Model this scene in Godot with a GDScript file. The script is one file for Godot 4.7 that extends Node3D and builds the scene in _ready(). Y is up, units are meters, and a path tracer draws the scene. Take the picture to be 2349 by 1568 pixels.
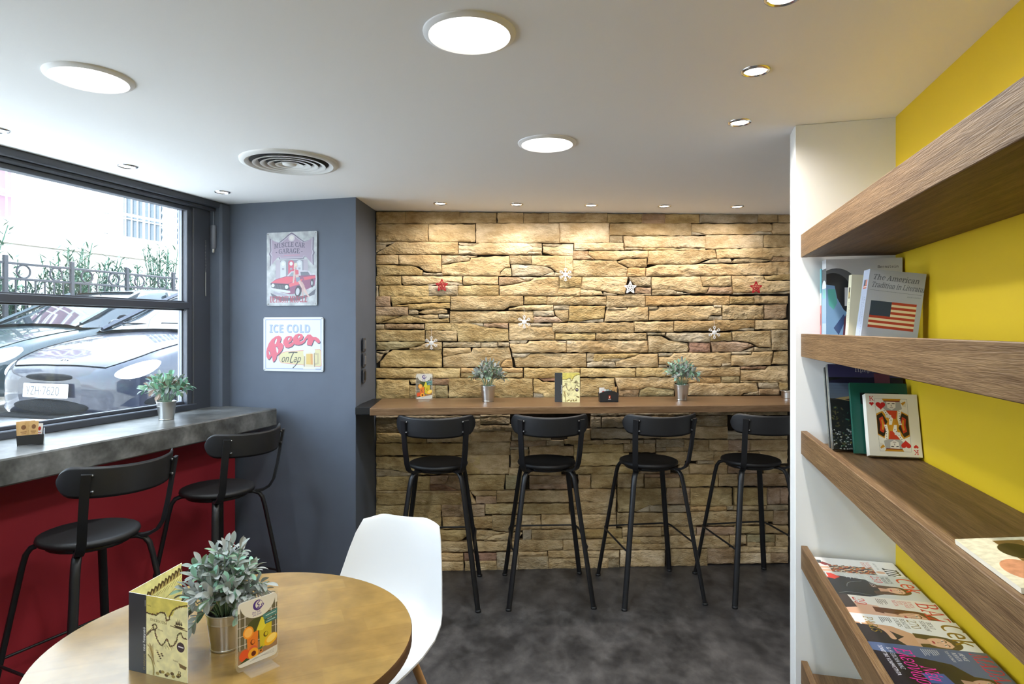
extends Node3D
# A café corner: stone feature wall with bar, street window, round table, magazine shelves. Units are metres, y up, the camera looks along -z.
const EYE := 1.55
const CEIL := 2.30
var M := {}
var used := {}
var fonts := {}
var LW: Transform3D   # window wall: x along the wall away from the camera, z into the room
var GW: Transform3D   # poster wall: x to the right, z into the room
var SW: Transform3D   # stone wall: x to the right, z into the room
var RS: Transform3D   # shelf wall: x towards the camera, z into the room

# ---------------------------------------------------------------- mesh helper
class MB:
	var v := PackedVector3Array()
	var n := PackedVector3Array()
	var u := PackedVector2Array()
	var ix := PackedInt32Array()
	var xf := Transform3D.IDENTITY
	func vert(p: Vector3, nn: Vector3, t: Vector2) -> int:
		v.append(xf * p); n.append((xf.basis * nn).normalized()); u.append(t)
		return v.size() - 1
	func tri(a: Vector3, b: Vector3, c: Vector3) -> void:
		var nn := (b - a).cross(c - a)
		if nn.length_squared() < 1e-16: return
		nn = nn.normalized()
		var i := vert(a, nn, Vector2.ZERO); vert(b, nn, Vector2.ZERO); vert(c, nn, Vector2.ZERO)
		ix.append_array([i, i + 2, i + 1])
	func quad(a: Vector3, b: Vector3, c: Vector3, d: Vector3) -> void:
		var nn := (c - a).cross(d - b).normalized()
		var i := vert(a, nn, Vector2(0, 1)); vert(b, nn, Vector2(1, 1)); vert(c, nn, Vector2(1, 0)); vert(d, nn, Vector2(0, 0))
		ix.append_array([i, i + 2, i + 1, i, i + 3, i + 2])
	func grid(rows: Array, wrap_c := false, wrap_r := false) -> void:
		var nr := rows.size()
		var nc: int = rows[0].size()
		var nn := []
		for r in nr:
			var a := PackedVector3Array(); a.resize(nc); nn.append(a)
		var lr := nr if wrap_r else nr - 1
		var lc := nc if wrap_c else nc - 1
		for r in lr:
			for c in lc:
				var r2 := (r + 1) % nr
				var c2 := (c + 1) % nc
				var f: Vector3 = (rows[r2][c2] - rows[r][c]).cross(rows[r2][c] - rows[r][c2])
				nn[r][c] += f; nn[r][c2] += f; nn[r2][c] += f; nn[r2][c2] += f
		var base := v.size()
		for r in nr:
			for c in nc:
				vert(rows[r][c], nn[r][c].normalized(), Vector2(float(c) / maxf(1, nc - 1), float(r) / maxf(1, nr - 1)))
		for r in lr:
			for c in lc:
				var a := base + r * nc + c
				var b := base + r * nc + (c + 1) % nc
				var cc := base + ((r + 1) % nr) * nc + (c + 1) % nc
				var d := base + ((r + 1) % nr) * nc + c
				ix.append_array([a, cc, b, a, d, cc])
	func box(c: Vector3, s: Vector3, bev := 0.0, bs := Basis.IDENTITY) -> void:
		var h := s / 2
		var k := minf(bev, minf(h.x, minf(h.y, h.z)) * 0.9)
		var o := xf
		xf = xf * Transform3D(bs, c)
		var ax := [Vector3(1, 0, 0), Vector3(0, 1, 0), Vector3(0, 0, 1)]
		for i in 3:
			for sg in [-1.0, 1.0]:
				var d: Vector3 = ax[i] * sg
				var e: Vector3 = ax[(i + 1) % 3]
				var f: Vector3 = ax[(i + 2) % 3] * sg
				var hd := h[i]
				var he := h[(i + 1) % 3] - k
				var hf := h[(i + 2) % 3] - k
				quad(d * hd - e * he - f * hf, d * hd + e * he - f * hf, d * hd + e * he + f * hf, d * hd - e * he + f * hf)
		if k > 0:
			for i in 3:
				var j := (i + 1) % 3
				var l := (i + 2) % 3
				for sj in [-1.0, 1.0]:
					for sl in [-1.0, 1.0]:
						var a: Vector3 = ax[j] * sj * h[j] + ax[l] * sl * (h[l] - k)
						var b: Vector3 = ax[j] * sj * (h[j] - k) + ax[l] * sl * h[l]
						var e: Vector3 = ax[i] * (h[i] - k)
						if sj * sl > 0: quad(a + e, a - e, b - e, b + e)
						else: quad(a - e, a + e, b + e, b - e)
			for sx in [-1.0, 1.0]:
				for sy in [-1.0, 1.0]:
					for sz in [-1.0, 1.0]:
						var a := Vector3(sx * h.x, sy * (h.y - k), sz * (h.z - k))
						var b := Vector3(sx * (h.x - k), sy * h.y, sz * (h.z - k))
						var c2 := Vector3(sx * (h.x - k), sy * (h.y - k), sz * h.z)
						if sx * sy * sz > 0: tri(a, b, c2)
						else: tri(a, c2, b)
		xf = o
	func lathe(profiles: Array, seg := 32, at := Vector3.ZERO, bs := Basis.IDENTITY) -> void:
		var o := xf
		xf = xf * Transform3D(bs, at)
		for pr in profiles:
			var rows := []
			for p in pr:
				var row := PackedVector3Array()
				for k in seg:
					var a := TAU * k / seg
					row.append(Vector3(p.x * cos(a), p.y, -p.x * sin(a)))
				rows.append(row)
			grid(rows, true)
		xf = o
	func tube(pts: Array, ra: float, rb: float, seg := 10, side := Vector3.RIGHT, closed := false) -> void:
		var rows := []
		var m := pts.size()
		var s := side
		for i in m:
			var d: Vector3
			if closed: d = pts[(i + 1) % m] - pts[(i - 1 + m) % m]
			else: d = pts[mini(i + 1, m - 1)] - pts[maxi(i - 1, 0)]
			d = d.normalized()
			s = (s - d * s.dot(d)).normalized()
			var t := d.cross(s)
			var row := PackedVector3Array()
			for k in seg:
				var a := TAU * k / seg
				row.append(pts[i] + s * (cos(a) * ra) + t * (sin(a) * rb))
			rows.append(row)
		grid(rows, true, closed)
		if not closed:
			for e in [0, m - 1]:
				for k in range(1, seg - 1):
					if e == 0: tri(rows[e][0], rows[e][k + 1], rows[e][k])
					else: tri(rows[e][0], rows[e][k], rows[e][k + 1])
	func bar(pts: Array, w: float, t: float, side := Vector3.RIGHT) -> void:   # rectangular section, w along side
		var rows := []
		var m := pts.size()
		for i in m:
			var d: Vector3 = (pts[mini(i + 1, m - 1)] - pts[maxi(i - 1, 0)]).normalized()
			var s := (side - d * side.dot(d)).normalized()
			var q := d.cross(s)
			rows.append([pts[i] - s * w / 2 - q * t / 2, pts[i] + s * w / 2 - q * t / 2, pts[i] + s * w / 2 + q * t / 2, pts[i] - s * w / 2 + q * t / 2])
		for k in 4:
			var g := []
			for r in rows: g.append(PackedVector3Array([r[k], r[(k + 1) % 4]]))
			grid(g)
		quad(rows[0][3], rows[0][2], rows[0][1], rows[0][0])
		quad(rows[m - 1][0], rows[m - 1][1], rows[m - 1][2], rows[m - 1][3])
	func prism(poly: PackedVector2Array, z0: float, z1: float, bs := Basis.IDENTITY, at := Vector3.ZERO) -> void:
		var o := xf
		xf = xf * Transform3D(bs, at)
		var p := poly
		var area := 0.0
		for k in p.size(): area += p[k].cross(p[(k + 1) % p.size()])
		if area < 0:
			p = p.duplicate()
			p.reverse()
		var t := Geometry2D.triangulate_polygon(p)
		for k in range(0, t.size(), 3):
			var a := p[t[k]]
			var b := p[t[k + 1]]
			var c := p[t[k + 2]]
			if (b - a).cross(c - a) < 0:
				var q := b
				b = c; c = q
			tri(Vector3(a.x, a.y, z1), Vector3(b.x, b.y, z1), Vector3(c.x, c.y, z1))
			tri(Vector3(a.x, a.y, z0), Vector3(c.x, c.y, z0), Vector3(b.x, b.y, z0))
		for k in p.size():
			var a := p[k]
			var b := p[(k + 1) % p.size()]
			quad(Vector3(a.x, a.y, z0), Vector3(b.x, b.y, z0), Vector3(b.x, b.y, z1), Vector3(a.x, a.y, z1))
		xf = o
	func add_to(m: ArrayMesh) -> ArrayMesh:
		var a := []
		a.resize(Mesh.ARRAY_MAX)
		a[Mesh.ARRAY_VERTEX] = v; a[Mesh.ARRAY_NORMAL] = n; a[Mesh.ARRAY_TEX_UV] = u; a[Mesh.ARRAY_INDEX] = ix
		m.add_surface_from_arrays(Mesh.PRIMITIVE_TRIANGLES, a)
		return m
	func mesh() -> ArrayMesh:
		return add_to(ArrayMesh.new())

# ---------------------------------------------------------------- printing helper: draws flat print into a picture
class Paint:
	var im: Image
	var w: int
	var h: int
	var host
	func _init(ww: int, hh: int, bg: Color, who) -> void:
		w = ww; h = hh; host = who
		im = Image.create(w * 2, h * 2, false, Image.FORMAT_RGB8)
		im.fill(bg)
	func poly(pts: PackedVector2Array, c: Color) -> void:
		var lo := INF
		var hi := -INF
		for p in pts:
			lo = minf(lo, p.y); hi = maxf(hi, p.y)
		for y in range(maxi(0, floori(lo * 2)), mini(h * 2 - 1, ceili(hi * 2)) + 1):
			var yy := (y + 0.5) / 2.0
			var xs := []
			for k in pts.size():
				var a := pts[k]
				var b := pts[(k + 1) % pts.size()]
				if (a.y <= yy) != (b.y <= yy): xs.append(a.x + (yy - a.y) / (b.y - a.y) * (b.x - a.x))
			xs.sort()
			for k in range(0, xs.size() - 1, 2):
				var x0 := clampi(roundi(xs[k] * 2), 0, w * 2)
				var x1 := clampi(roundi(xs[k + 1] * 2), 0, w * 2)
				if x1 > x0: im.fill_rect(Rect2i(x0, y, x1 - x0, 1), c)
	func p(a: Array, c: Color) -> void:
		var q := PackedVector2Array()
		for k in range(0, a.size(), 2): q.append(Vector2(a[k], a[k + 1]))
		poly(q, c)
	func rect(x: float, y: float, ww: float, hh: float, c: Color) -> void:
		im.fill_rect(Rect2i(roundi(x * 2), roundi(y * 2), roundi(ww * 2), roundi(hh * 2)), c)
	func oval(cx: float, cy: float, rx: float, ry: float, c: Color, rot := 0.0) -> void:
		var q := PackedVector2Array()
		for k in 36: q.append(Vector2(cx, cy) + Vector2(cos(TAU * k / 36) * rx, sin(TAU * k / 36) * ry).rotated(rot))
		poly(q, c)
	func line(a: Array, t: float, c: Color) -> void:
		for k in range(0, a.size() - 2, 2):
			var p0 := Vector2(a[k], a[k + 1])
			var p1 := Vector2(a[k + 2], a[k + 3])
			var s := (p1 - p0).orthogonal().normalized() * t / 2
			poly(PackedVector2Array([p0 + s, p1 + s, p1 - s, p0 - s]), c)
			if t > 1.2: oval(p1.x, p1.y, t / 2, t / 2, c)
	func curve(a: Array, t: float, c: Color) -> void:   # smooth line through points
		var out := []
		var m := a.size() / 2
		for k in m - 1:
			var p0 := Vector2(a[2 * maxi(k - 1, 0)], a[2 * maxi(k - 1, 0) + 1])
			var p1 := Vector2(a[2 * k], a[2 * k + 1])
			var p2 := Vector2(a[2 * k + 2], a[2 * k + 3])
			var p3 := Vector2(a[2 * mini(k + 2, m - 1)], a[2 * mini(k + 2, m - 1) + 1])
			for j in 6:
				var q := p1.cubic_interpolate(p2, p0, p3, j / 6.0)
				out.append_array([q.x, q.y])
		out.append_array([a[a.size() - 2], a[a.size() - 1]])
		line(out, t, c)
	func text(s: String, x: float, y: float, size: float, c: Color, font := "sans", rot := 0.0, shear := 0.0, wide := 1.0, bend := 0.0) -> void:   # (x, y) is the left end of the base line
		var a: Array = host.glyphs(s, font)
		var vs: PackedVector3Array = a[0]
		var ii: PackedInt32Array = a[1]
		var o := Vector2(x, y)
		var wid: float = a[2] * size * wide
		for k in range(0, ii.size(), 3):
			var q := PackedVector2Array()
			for j in 3:
				var g := vs[ii[k + j]]
				var pt := Vector2(g.x * size * wide + g.y * size * shear, -g.y * size)
				if bend != 0.0: pt.y += bend * (pow((pt.x - wid / 2) / (wid / 2), 2))
				q.append(o + pt.rotated(rot))
			poly(q, c)
	func grain(amount: float, sd: int, f := 0.02) -> void:
		var nz := FastNoiseLite.new()
		nz.seed = sd; nz.frequency = f; nz.fractal_octaves = 4
		for y in range(0, h * 2, 2):
			for x in range(0, w * 2, 2):
				var g := 1.0 + nz.get_noise_2d(x, y) * amount
				for q in [Vector2i(x, y), Vector2i(x + 1, y), Vector2i(x, y + 1), Vector2i(x + 1, y + 1)]:
					var cc := im.get_pixelv(q)
					im.set_pixelv(q, Color(cc.r * g, cc.g * g, cc.b * g))
	func texture() -> ImageTexture:
		im.resize(w, h, Image.INTERPOLATE_BILINEAR)
		return ImageTexture.create_from_image(im)

func glyphs(s: String, font: String) -> Array:
	var key := s + "|" + font
	if not fonts.has(key):
		var f := SystemFont.new()
		f.font_names = PackedStringArray(["Droid Serif" if font.begins_with("serif") else "Droid Sans Mono" if font == "mono" else "Droid Sans"])
		f.font_weight = 700 if font.ends_with("bold") else 400
		var t := TextMesh.new()
		t.font = f; t.font_size = 64; t.pixel_size = 1.0 / 64.0; t.depth = 0.0; t.text = s; t.curve_step = 2.0
		t.horizontal_alignment = HORIZONTAL_ALIGNMENT_LEFT; t.vertical_alignment = VERTICAL_ALIGNMENT_BOTTOM
		var a := t.get_mesh_arrays()
		var vs: PackedVector3Array = a[Mesh.ARRAY_VERTEX]
		var ii: PackedInt32Array = a[Mesh.ARRAY_INDEX] if a[Mesh.ARRAY_INDEX] != null else PackedInt32Array(range(vs.size()))
		var hi := 0.0
		var low := INF
		for p in vs:
			hi = maxf(hi, p.x); low = minf(low, p.y)
		var base: float = low if s == "H" else glyphs("H", font)[3]
		for k in vs.size(): vs[k].y -= base
		fonts[key] = [vs, ii, hi, base]
	return fonts[key]

# ---------------------------------------------------------------- scene helpers
func numbered(called: String) -> String:
	used[called] = used.get(called, 0) + 1
	return called if used[called] == 1 else "%s_%03d" % [called, used[called] - 1]

func tag(o: Node, label: String, category: String, group := "", kind := "") -> Node:
	if label: o.set_meta("label", label)
	if category: o.set_meta("category", category)
	if group: o.set_meta("group", group)
	if kind: o.set_meta("kind", kind)
	return o

func obj(called: String, mb, mat: Material, parent: Node = self) -> MeshInstance3D:
	var o := MeshInstance3D.new()
	o.name = numbered(called) if parent == self else called
	o.mesh = mb.mesh() if mb is MB else mb
	if mat: o.material_override = mat
	parent.add_child(o, true)
	return o

func thing(called: String, label: String, category: String, xf: Transform3D, group := "") -> Node3D:
	var o := Node3D.new()
	o.name = numbered(called)
	add_child(o, true)
	o.transform = xf
	tag(o, label, category, group)
	return o

func struct(called: String, mb, mat: Material, parent: Node = self) -> MeshInstance3D:
	var o := obj(called, mb, mat, parent)
	if parent == self: o.set_meta("kind", "structure")
	return o

func at(x: float, y: float, d: float, yaw := 0.0) -> Transform3D:
	return Transform3D(Basis(Vector3.UP, deg_to_rad(yaw)), Vector3(x, y, -d))

func rgb(r: float, g: float, b: float) -> Color:
	return Color(r / 255.0, g / 255.0, b / 255.0)

func mat(called: String, c: Color, rough := 0.6, metal := 0.0) -> StandardMaterial3D:
	var m := StandardMaterial3D.new()
	m.resource_name = called
	m.albedo_color = c; m.roughness = rough; m.metallic = metal
	M[called] = m
	return m

func tri_tex(m: StandardMaterial3D, tex: Texture2D, scale: Vector3, world := false) -> StandardMaterial3D:
	m.albedo_texture = tex
	m.uv1_triplanar = true
	m.uv1_world_triplanar = world
	m.uv1_scale = scale
	m.uv1_triplanar_sharpness = 6.0
	return m

func bump(m: StandardMaterial3D, tex: Texture2D, cm: float) -> StandardMaterial3D:
	m.heightmap_enabled = true
	m.heightmap_texture = tex
	m.heightmap_scale = cm
	return m

func print_mat(called: String, tex: Texture2D, rough := 0.4) -> StandardMaterial3D:
	var m := mat(called, Color.WHITE, rough)
	m.albedo_texture = tex
	m.texture_repeat = false
	return m

func noise_image(size: int, layers: Array, lo: Color, hi: Color, sd: int, kx := 1.0, ky := 1.0) -> ImageTexture:   # layers of [frequency, weight], tiling both ways
	var im := Image.create(size, size, false, Image.FORMAT_RGB8)
	var ns := []
	for l in layers:
		var f := FastNoiseLite.new()
		f.seed = sd + ns.size() * 17
		f.noise_type = FastNoiseLite.TYPE_SIMPLEX_SMOOTH
		f.frequency = l[0]
		f.fractal_octaves = 3
		if l.size() > 3: f.fractal_type = FastNoiseLite.FRACTAL_RIDGED
		f.domain_warp_enabled = l.size() > 2
		if l.size() > 2:
			f.domain_warp_amplitude = l[2]; f.domain_warp_frequency = l[0] * 0.7
		var g := f.get_seamless_image(size, size, false, false, 0.2, true)
		g.convert(Image.FORMAT_L8)
		ns.append(g.get_data())
	var out := PackedByteArray()
	out.resize(size * size * 3)
	for i in size * size:
		var s := 0.0
		for k in layers.size(): s += (ns[k][i] / 255.0 - 0.5) * layers[k][1]
		var c := lo.lerp(hi, clampf(0.5 + s, 0, 1))
		out[i * 3] = roundi(c.r * 255); out[i * 3 + 1] = roundi(c.g * 255); out[i * 3 + 2] = roundi(c.b * 255)
	im.set_data(size, size, false, Image.FORMAT_RGB8, out)
	return ImageTexture.create_from_image(im)

func panel(called: String, w: float, h: float, t: float, front: Material, edge: Material, parent: Node, xf: Transform3D, r := 0.0, back: Material = null) -> MeshInstance3D:   # a sheet with print on its front: local x right, y up, face towards +z, base at y = 0
	var shape := PackedVector2Array()
	if r <= 0: shape = PackedVector2Array([Vector2(-w / 2, 0), Vector2(w / 2, 0), Vector2(w / 2, h), Vector2(-w / 2, h)])
	else:
		for c in [[w / 2 - r, h - r, 0], [-w / 2 + r, h - r, 1], [-w / 2 + r, r, 2], [w / 2 - r, r, 3]]:
			for k in 6:
				var a: float = (c[2] + k / 5.0) * PI / 2
				shape.append(Vector2(c[0] + cos(a) * r, c[1] + sin(a) * r))
	var e := MB.new()
	e.prism(shape, 0, t)
	var m := ArrayMesh.new()
	e.add_to(m)
	m.surface_set_material(0, edge)
	for side in (2 if back else 1):
		var f := MB.new()
		var t2 := Geometry2D.triangulate_polygon(shape)
		var z := t + 0.0003 if side == 0 else -0.0003
		var nn := Vector3(0, 0, 1) if side == 0 else Vector3(0, 0, -1)
		for p in shape: f.vert(Vector3(p.x, p.y, z), nn, Vector2(p.x / w + 0.5 if side == 0 else 0.5 - p.x / w, 1 - p.y / h))
		for k in range(0, t2.size(), 3):
			var a := shape[t2[k]]
			var b := shape[t2[k + 1]]
			var c := shape[t2[k + 2]]
			var ccw := (b - a).cross(c - a) > 0
			if ccw == (side == 0): f.ix.append_array([t2[k], t2[k + 2], t2[k + 1]])
			else: f.ix.append_array([t2[k], t2[k + 1], t2[k + 2]])
		f.add_to(m)
		m.surface_set_material(1 + side, front if side == 0 else back)
	var o := obj(called, m, null, parent)
	o.transform = xf
	return o
const STONES = [
	["t", 2, 2291, 182, 2293, 182, 2220, 2, 2218],
	["t", 184, 2295, 530, 2298, 530, 2224, 184, 2221],
	["t", 534, 2292, 767, 2294, 767, 2229, 534, 2227],
	["t", 775, 2292, 938, 2294, 938, 2231, 775, 2230],
	["t", 944, 2292, 1102, 2293, 1102, 2233, 944, 2232],
	["t", 1106, 2295, 1486, 2298, 1486, 2239, 1106, 2236],
	["y", 1490, 2291, 1714, 2293, 1714, 2240, 1490, 2238],
	["p", 1717, 2295, 1865, 2297, 1865, 2262, 1717, 2261],
	["p", 1717, 2259, 1866, 2260, 1866, 2235, 1717, 2234],
	["y", 1869, 2294, 2093, 2296, 2093, 2240, 1869, 2238],
	["g", 2100, 2296, 2484, 2300, 2484, 2246, 2100, 2242],
	["t", 2488, 2297, 2620, 2298, 2620, 2249, 2488, 2248],
	["t", 2625, 2298, 2701, 2299, 2701, 2250, 2625, 2249],
	["t", 2, 2213, 329, 2216, 329, 2106, 2, 2104],
	["t", 334, 2215, 630, 2218, 630, 2107, 334, 2105],
	["l", 638, 2224, 1173, 2228, 1173, 2104, 638, 2100],
	["l", 1176, 2232, 1500, 2234, 1500, 2107, 1176, 2104],
	["t", 1504, 2231, 2039, 2236, 2039, 2158, 1504, 2154],
	["t", 2043, 2231, 2566, 2239, 2582, 2223, 2578, 2188, 2486, 2192, 2444, 2171, 2143, 2166, 2043, 2184],
	["p", 2046, 2180, 2135, 2164, 2043, 2162],
	["t", 2448, 2171, 2486, 2187, 2574, 2184, 2583, 2170],
	["t", 2585, 2239, 2701, 2243, 2701, 2171, 2587, 2170, 2580, 2186],
	["p", 2, 2100, 117, 2099, 57, 2082, 2, 2082],
	["p", 2, 2079, 61, 2080, 59, 2067, 2, 2036],
	["t", 2, 2024, 61, 2065, 121, 2099, 520, 2101, 522, 2026],
	["t", 526, 2098, 656, 2093, 618, 2080, 534, 2086],
	["t", 526, 2053, 602, 2049, 648, 2027, 526, 2026],
	["t", 962, 2029, 977, 2044, 1057, 2044, 1061, 2027],
	["t", 968, 2097, 1059, 2097, 1061, 2074, 1001, 2076],
	["l", 660, 2098, 963, 2098, 1000, 2073, 1060, 2070, 1060, 2048, 976, 2048, 957, 2029, 653, 2027, 602, 2052, 526, 2056, 526, 2082, 618, 2076],
	["t", 1068, 2095, 1191, 2091, 1149, 2079, 1069, 2085],
	["l", 1195, 2094, 1265, 2095, 1265, 2024, 1167, 2023, 1070, 2043, 1069, 2079, 1151, 2074],
	["g", 1506, 2149, 1586, 2150, 1586, 2109, 1506, 2109],
	["l", 1272, 2103, 1592, 2105, 1596, 2059, 1404, 2057, 1363, 2065, 1272, 2071],
	["p", 1272, 2067, 1359, 2061, 1306, 2054, 1272, 2054],
	["l", 1594, 2148, 2136, 2153, 2136, 2080, 1716, 2078, 1603, 2082],
	["p", 1603, 2076, 1716, 2073, 1716, 2061, 1603, 2060],
	["t", 1724, 2072, 2134, 2072, 2134, 2065, 1724, 2061],
	["l", 2139, 2159, 2522, 2162, 2522, 2077, 2139, 2074],
	["t", 2527, 2161, 2701, 2162, 2701, 2086, 2527, 2085],
	["t", 2, 2016, 140, 2017, 140, 1961, 2, 1961],
	["t", 142, 2017, 412, 2019, 416, 1911, 362, 1909, 311, 1920, 271, 1950, 148, 1961],
	["y", 2, 1953, 204, 1952, 263, 1936, 293, 1920, 293, 1892, 6, 1887],
	["p", 301, 1908, 362, 1902, 418, 1904, 420, 1891, 301, 1890],
	["g", 420, 2017, 534, 2018, 550, 2006, 594, 2000, 594, 1986, 502, 1977, 420, 1961],
	["p", 542, 2016, 642, 2016, 598, 2003, 554, 2007],
	["t", 420, 1955, 598, 1981, 604, 2003, 847, 2016, 854, 1945, 818, 1942, 789, 1915, 789, 1889, 422, 1891],
	["t", 822, 1937, 859, 1937, 863, 1889, 793, 1889, 797, 1911],
	["g", 852, 2020, 989, 2020, 995, 1964, 860, 1965],
	["t", 994, 2018, 1258, 2019, 1260, 1911, 1167, 1910, 1118, 1946, 1017, 1960, 999, 1963],
	["g", 862, 1959, 1017, 1956, 1094, 1945, 1138, 1920, 1053, 1890, 872, 1889],
	["t", 1059, 1887, 1139, 1914, 1141, 1887],
	["t", 1145, 1911, 1167, 1906, 1260, 1905, 1260, 1887, 1145, 1887],
	["p", 1263, 2050, 1361, 2051, 1357, 2027, 1400, 1998, 1263, 1996],
	["t", 1367, 2050, 1751, 2055, 1751, 2013, 1601, 2006, 1551, 1996, 1416, 1998, 1364, 2030],
	["t", 1263, 1990, 1547, 1991, 1551, 1975, 1609, 1946, 1621, 1940, 1610, 1888, 1263, 1885],
	["t", 1552, 1982, 1601, 1999, 1745, 2005, 1745, 1954, 1625, 1950],
	["o", 1627, 1944, 1736, 1945, 1734, 1889, 1615, 1888],
	["t", 1755, 2055, 2198, 2064, 2209, 2011, 2134, 1999, 2088, 1979, 2046, 1972, 1755, 1969],
	["g", 2115, 1979, 2164, 1998, 2215, 2004, 2217, 1979],
	["l", 2222, 2004, 2297, 2007, 2307, 1997, 2305, 1983, 2221, 1981],
	["g", 2316, 1983, 2331, 2003, 2423, 2010, 2572, 1997, 2507, 1984],
	["t", 2206, 2066, 2701, 2084, 2701, 2023, 2587, 2025, 2576, 2004, 2423, 2017, 2297, 2014, 2217, 2008],
	["p", 2583, 2018, 2701, 2020, 2701, 1994, 2581, 1993],
	["r", 1742, 1942, 1819, 1963, 2130, 1971, 2338, 1972, 2506, 1981, 2701, 1989, 2701, 1909, 2296, 1899, 1740, 1889],
	["y", 2, 1881, 158, 1882, 158, 1828, 2, 1827],
	["t", 164, 1882, 548, 1883, 548, 1839, 494, 1849, 382, 1839, 323, 1832, 176, 1830, 164, 1844],
	["y", 327, 1829, 494, 1846, 548, 1835, 548, 1829],
	["t", 556, 1884, 778, 1884, 778, 1834, 556, 1833],
	["p", 785, 1880, 908, 1879, 920, 1871, 962, 1853, 872, 1839, 787, 1826],
	["t", 787, 1819, 964, 1848, 1033, 1877, 1171, 1882, 1171, 1820, 1155, 1763, 789, 1762],
	["y", 1175, 1882, 1319, 1881, 1313, 1815, 1175, 1813],
	["t", 1173, 1809, 1311, 1812, 1305, 1761, 1157, 1762],
	["t", 1325, 1881, 1621, 1885, 1601, 1773, 1535, 1775, 1449, 1797, 1314, 1807],
	["t", 1312, 1801, 1445, 1791, 1460, 1767, 1312, 1765],
	["t", 1465, 1785, 1551, 1769, 1465, 1767],
	["g", 1625, 1885, 1773, 1885, 1773, 1823, 1675, 1826, 1646, 1858],
	["p", 1679, 1815, 1773, 1815, 1773, 1779, 1677, 1781],
	["t", 1603, 1769, 1773, 1775, 1775, 1767, 1594, 1766],
	["t", 1777, 1885, 2100, 1889, 2116, 1821, 2157, 1818, 2141, 1782, 2042, 1783, 1922, 1805, 1782, 1808],
	["g", 1784, 1801, 1922, 1799, 1940, 1791, 1936, 1773, 1784, 1767],
	["t", 1944, 1789, 2034, 1776, 1942, 1773],
	["t", 2106, 1889, 2306, 1894, 2308, 1832, 2231, 1824, 2120, 1826],
	["p", 2164, 1820, 2310, 1823, 2314, 1780, 2147, 1778],
	["t", 2313, 1894, 2521, 1895, 2526, 1873, 2549, 1862, 2701, 1863, 2701, 1801, 2570, 1786, 2318, 1787],
	["y", 2527, 1895, 2701, 1908, 2701, 1871, 2541, 1869],
	["g", 2323, 1784, 2570, 1782, 2701, 1796, 2701, 1782, 2323, 1776],
	["l", 2, 1819, 13, 1820, 13, 1754, 2, 1754],
	["y", 22, 1822, 332, 1823, 332, 1753, 22, 1752],
	["g", 335, 1823, 518, 1823, 518, 1761, 335, 1761],
	["y", 522, 1825, 782, 1826, 782, 1761, 522, 1760],
	["p", 2, 1755, 90, 1755, 90, 1692, 2, 1692],
	["y", 94, 1755, 469, 1756, 469, 1720, 290, 1716, 160, 1710, 105, 1696],
	["y", 106, 1692, 249, 1707, 468, 1712, 467, 1681, 209, 1672, 205, 1690],
	["p", 2, 1686, 204, 1686, 204, 1633, 2, 1633],
	["y", 209, 1668, 249, 1669, 267, 1659, 265, 1642, 209, 1640],
	["t", 270, 1652, 310, 1671, 412, 1680, 450, 1668, 450, 1650, 310, 1642],
	["y", 2, 1632, 150, 1626, 88, 1609, 27, 1591, 4, 1585],
	["y", 21, 1584, 156, 1624, 217, 1633, 274, 1614, 330, 1606, 395, 1610, 461, 1615, 463, 1591],
	["t", 230, 1633, 391, 1637, 395, 1614, 330, 1610, 282, 1618],
	["t", 398, 1638, 463, 1638, 463, 1620, 398, 1620],
	["t", 473, 1756, 938, 1758, 938, 1702, 854, 1695, 813, 1672, 475, 1669],
	["y", 947, 1756, 1092, 1756, 1092, 1709, 947, 1708],
	["t", 1096, 1756, 1478, 1757, 1478, 1705, 1096, 1704],
	["t", 849, 1678, 943, 1697, 1133, 1700, 1134, 1669, 848, 1669],
	["t", 1138, 1698, 1236, 1698, 1236, 1674, 1138, 1674],
	["t", 1142, 1667, 1234, 1667, 1228, 1599, 1200, 1594, 1151, 1639],
	["g", 1007, 1663, 1135, 1663, 1141, 1633, 1092, 1629, 1007, 1633],
	["p", 1011, 1627, 1088, 1623, 1150, 1627, 1195, 1593, 1011, 1589],
	["t", 472, 1660, 1005, 1661, 1005, 1588, 472, 1587],
	["y", 1242, 1696, 1474, 1696, 1463, 1619, 1308, 1598, 1234, 1600],
	["t", 1234, 1592, 1312, 1594, 1461, 1613, 1461, 1591, 1234, 1589],
	["l", 1484, 1761, 1732, 1762, 1732, 1691, 1484, 1691],
	["o", 1740, 1761, 2295, 1763, 2295, 1708, 1740, 1698],
	["y", 2301, 1759, 2459, 1760, 2459, 1712, 2301, 1712],
	["t", 2464, 1762, 2687, 1762, 2687, 1716, 2464, 1716],
	["t", 1486, 1685, 1613, 1685, 1613, 1671, 1486, 1671],
	["t", 1484, 1667, 1615, 1669, 1625, 1686, 1753, 1688, 1753, 1603, 1470, 1595],
	["g", 1761, 1690, 1819, 1690, 1819, 1673, 1761, 1673],
	["t", 1740, 1695, 1811, 1695, 1811, 1691, 1740, 1691],
	["t", 1763, 1665, 1822, 1672, 1831, 1691, 2184, 1697, 2190, 1685, 2239, 1683, 2241, 1641, 2168, 1636, 2147, 1609, 1763, 1605],
	["t", 2191, 1702, 2243, 1702, 2243, 1687, 2191, 1687],
	["y", 2154, 1630, 2245, 1631, 2245, 1608, 2154, 1608],
	["r", 2250, 1702, 2522, 1702, 2522, 1611, 2250, 1611],
	["p", 2528, 1704, 2682, 1711, 2678, 1626, 2656, 1616, 2533, 1616],
	["g", 2, 1574, 51, 1574, 51, 1546, 2, 1546],
	["p", 57, 1576, 304, 1576, 304, 1549, 57, 1549],
	["y", 2, 1540, 308, 1540, 308, 1469, 2, 1469],
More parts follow.
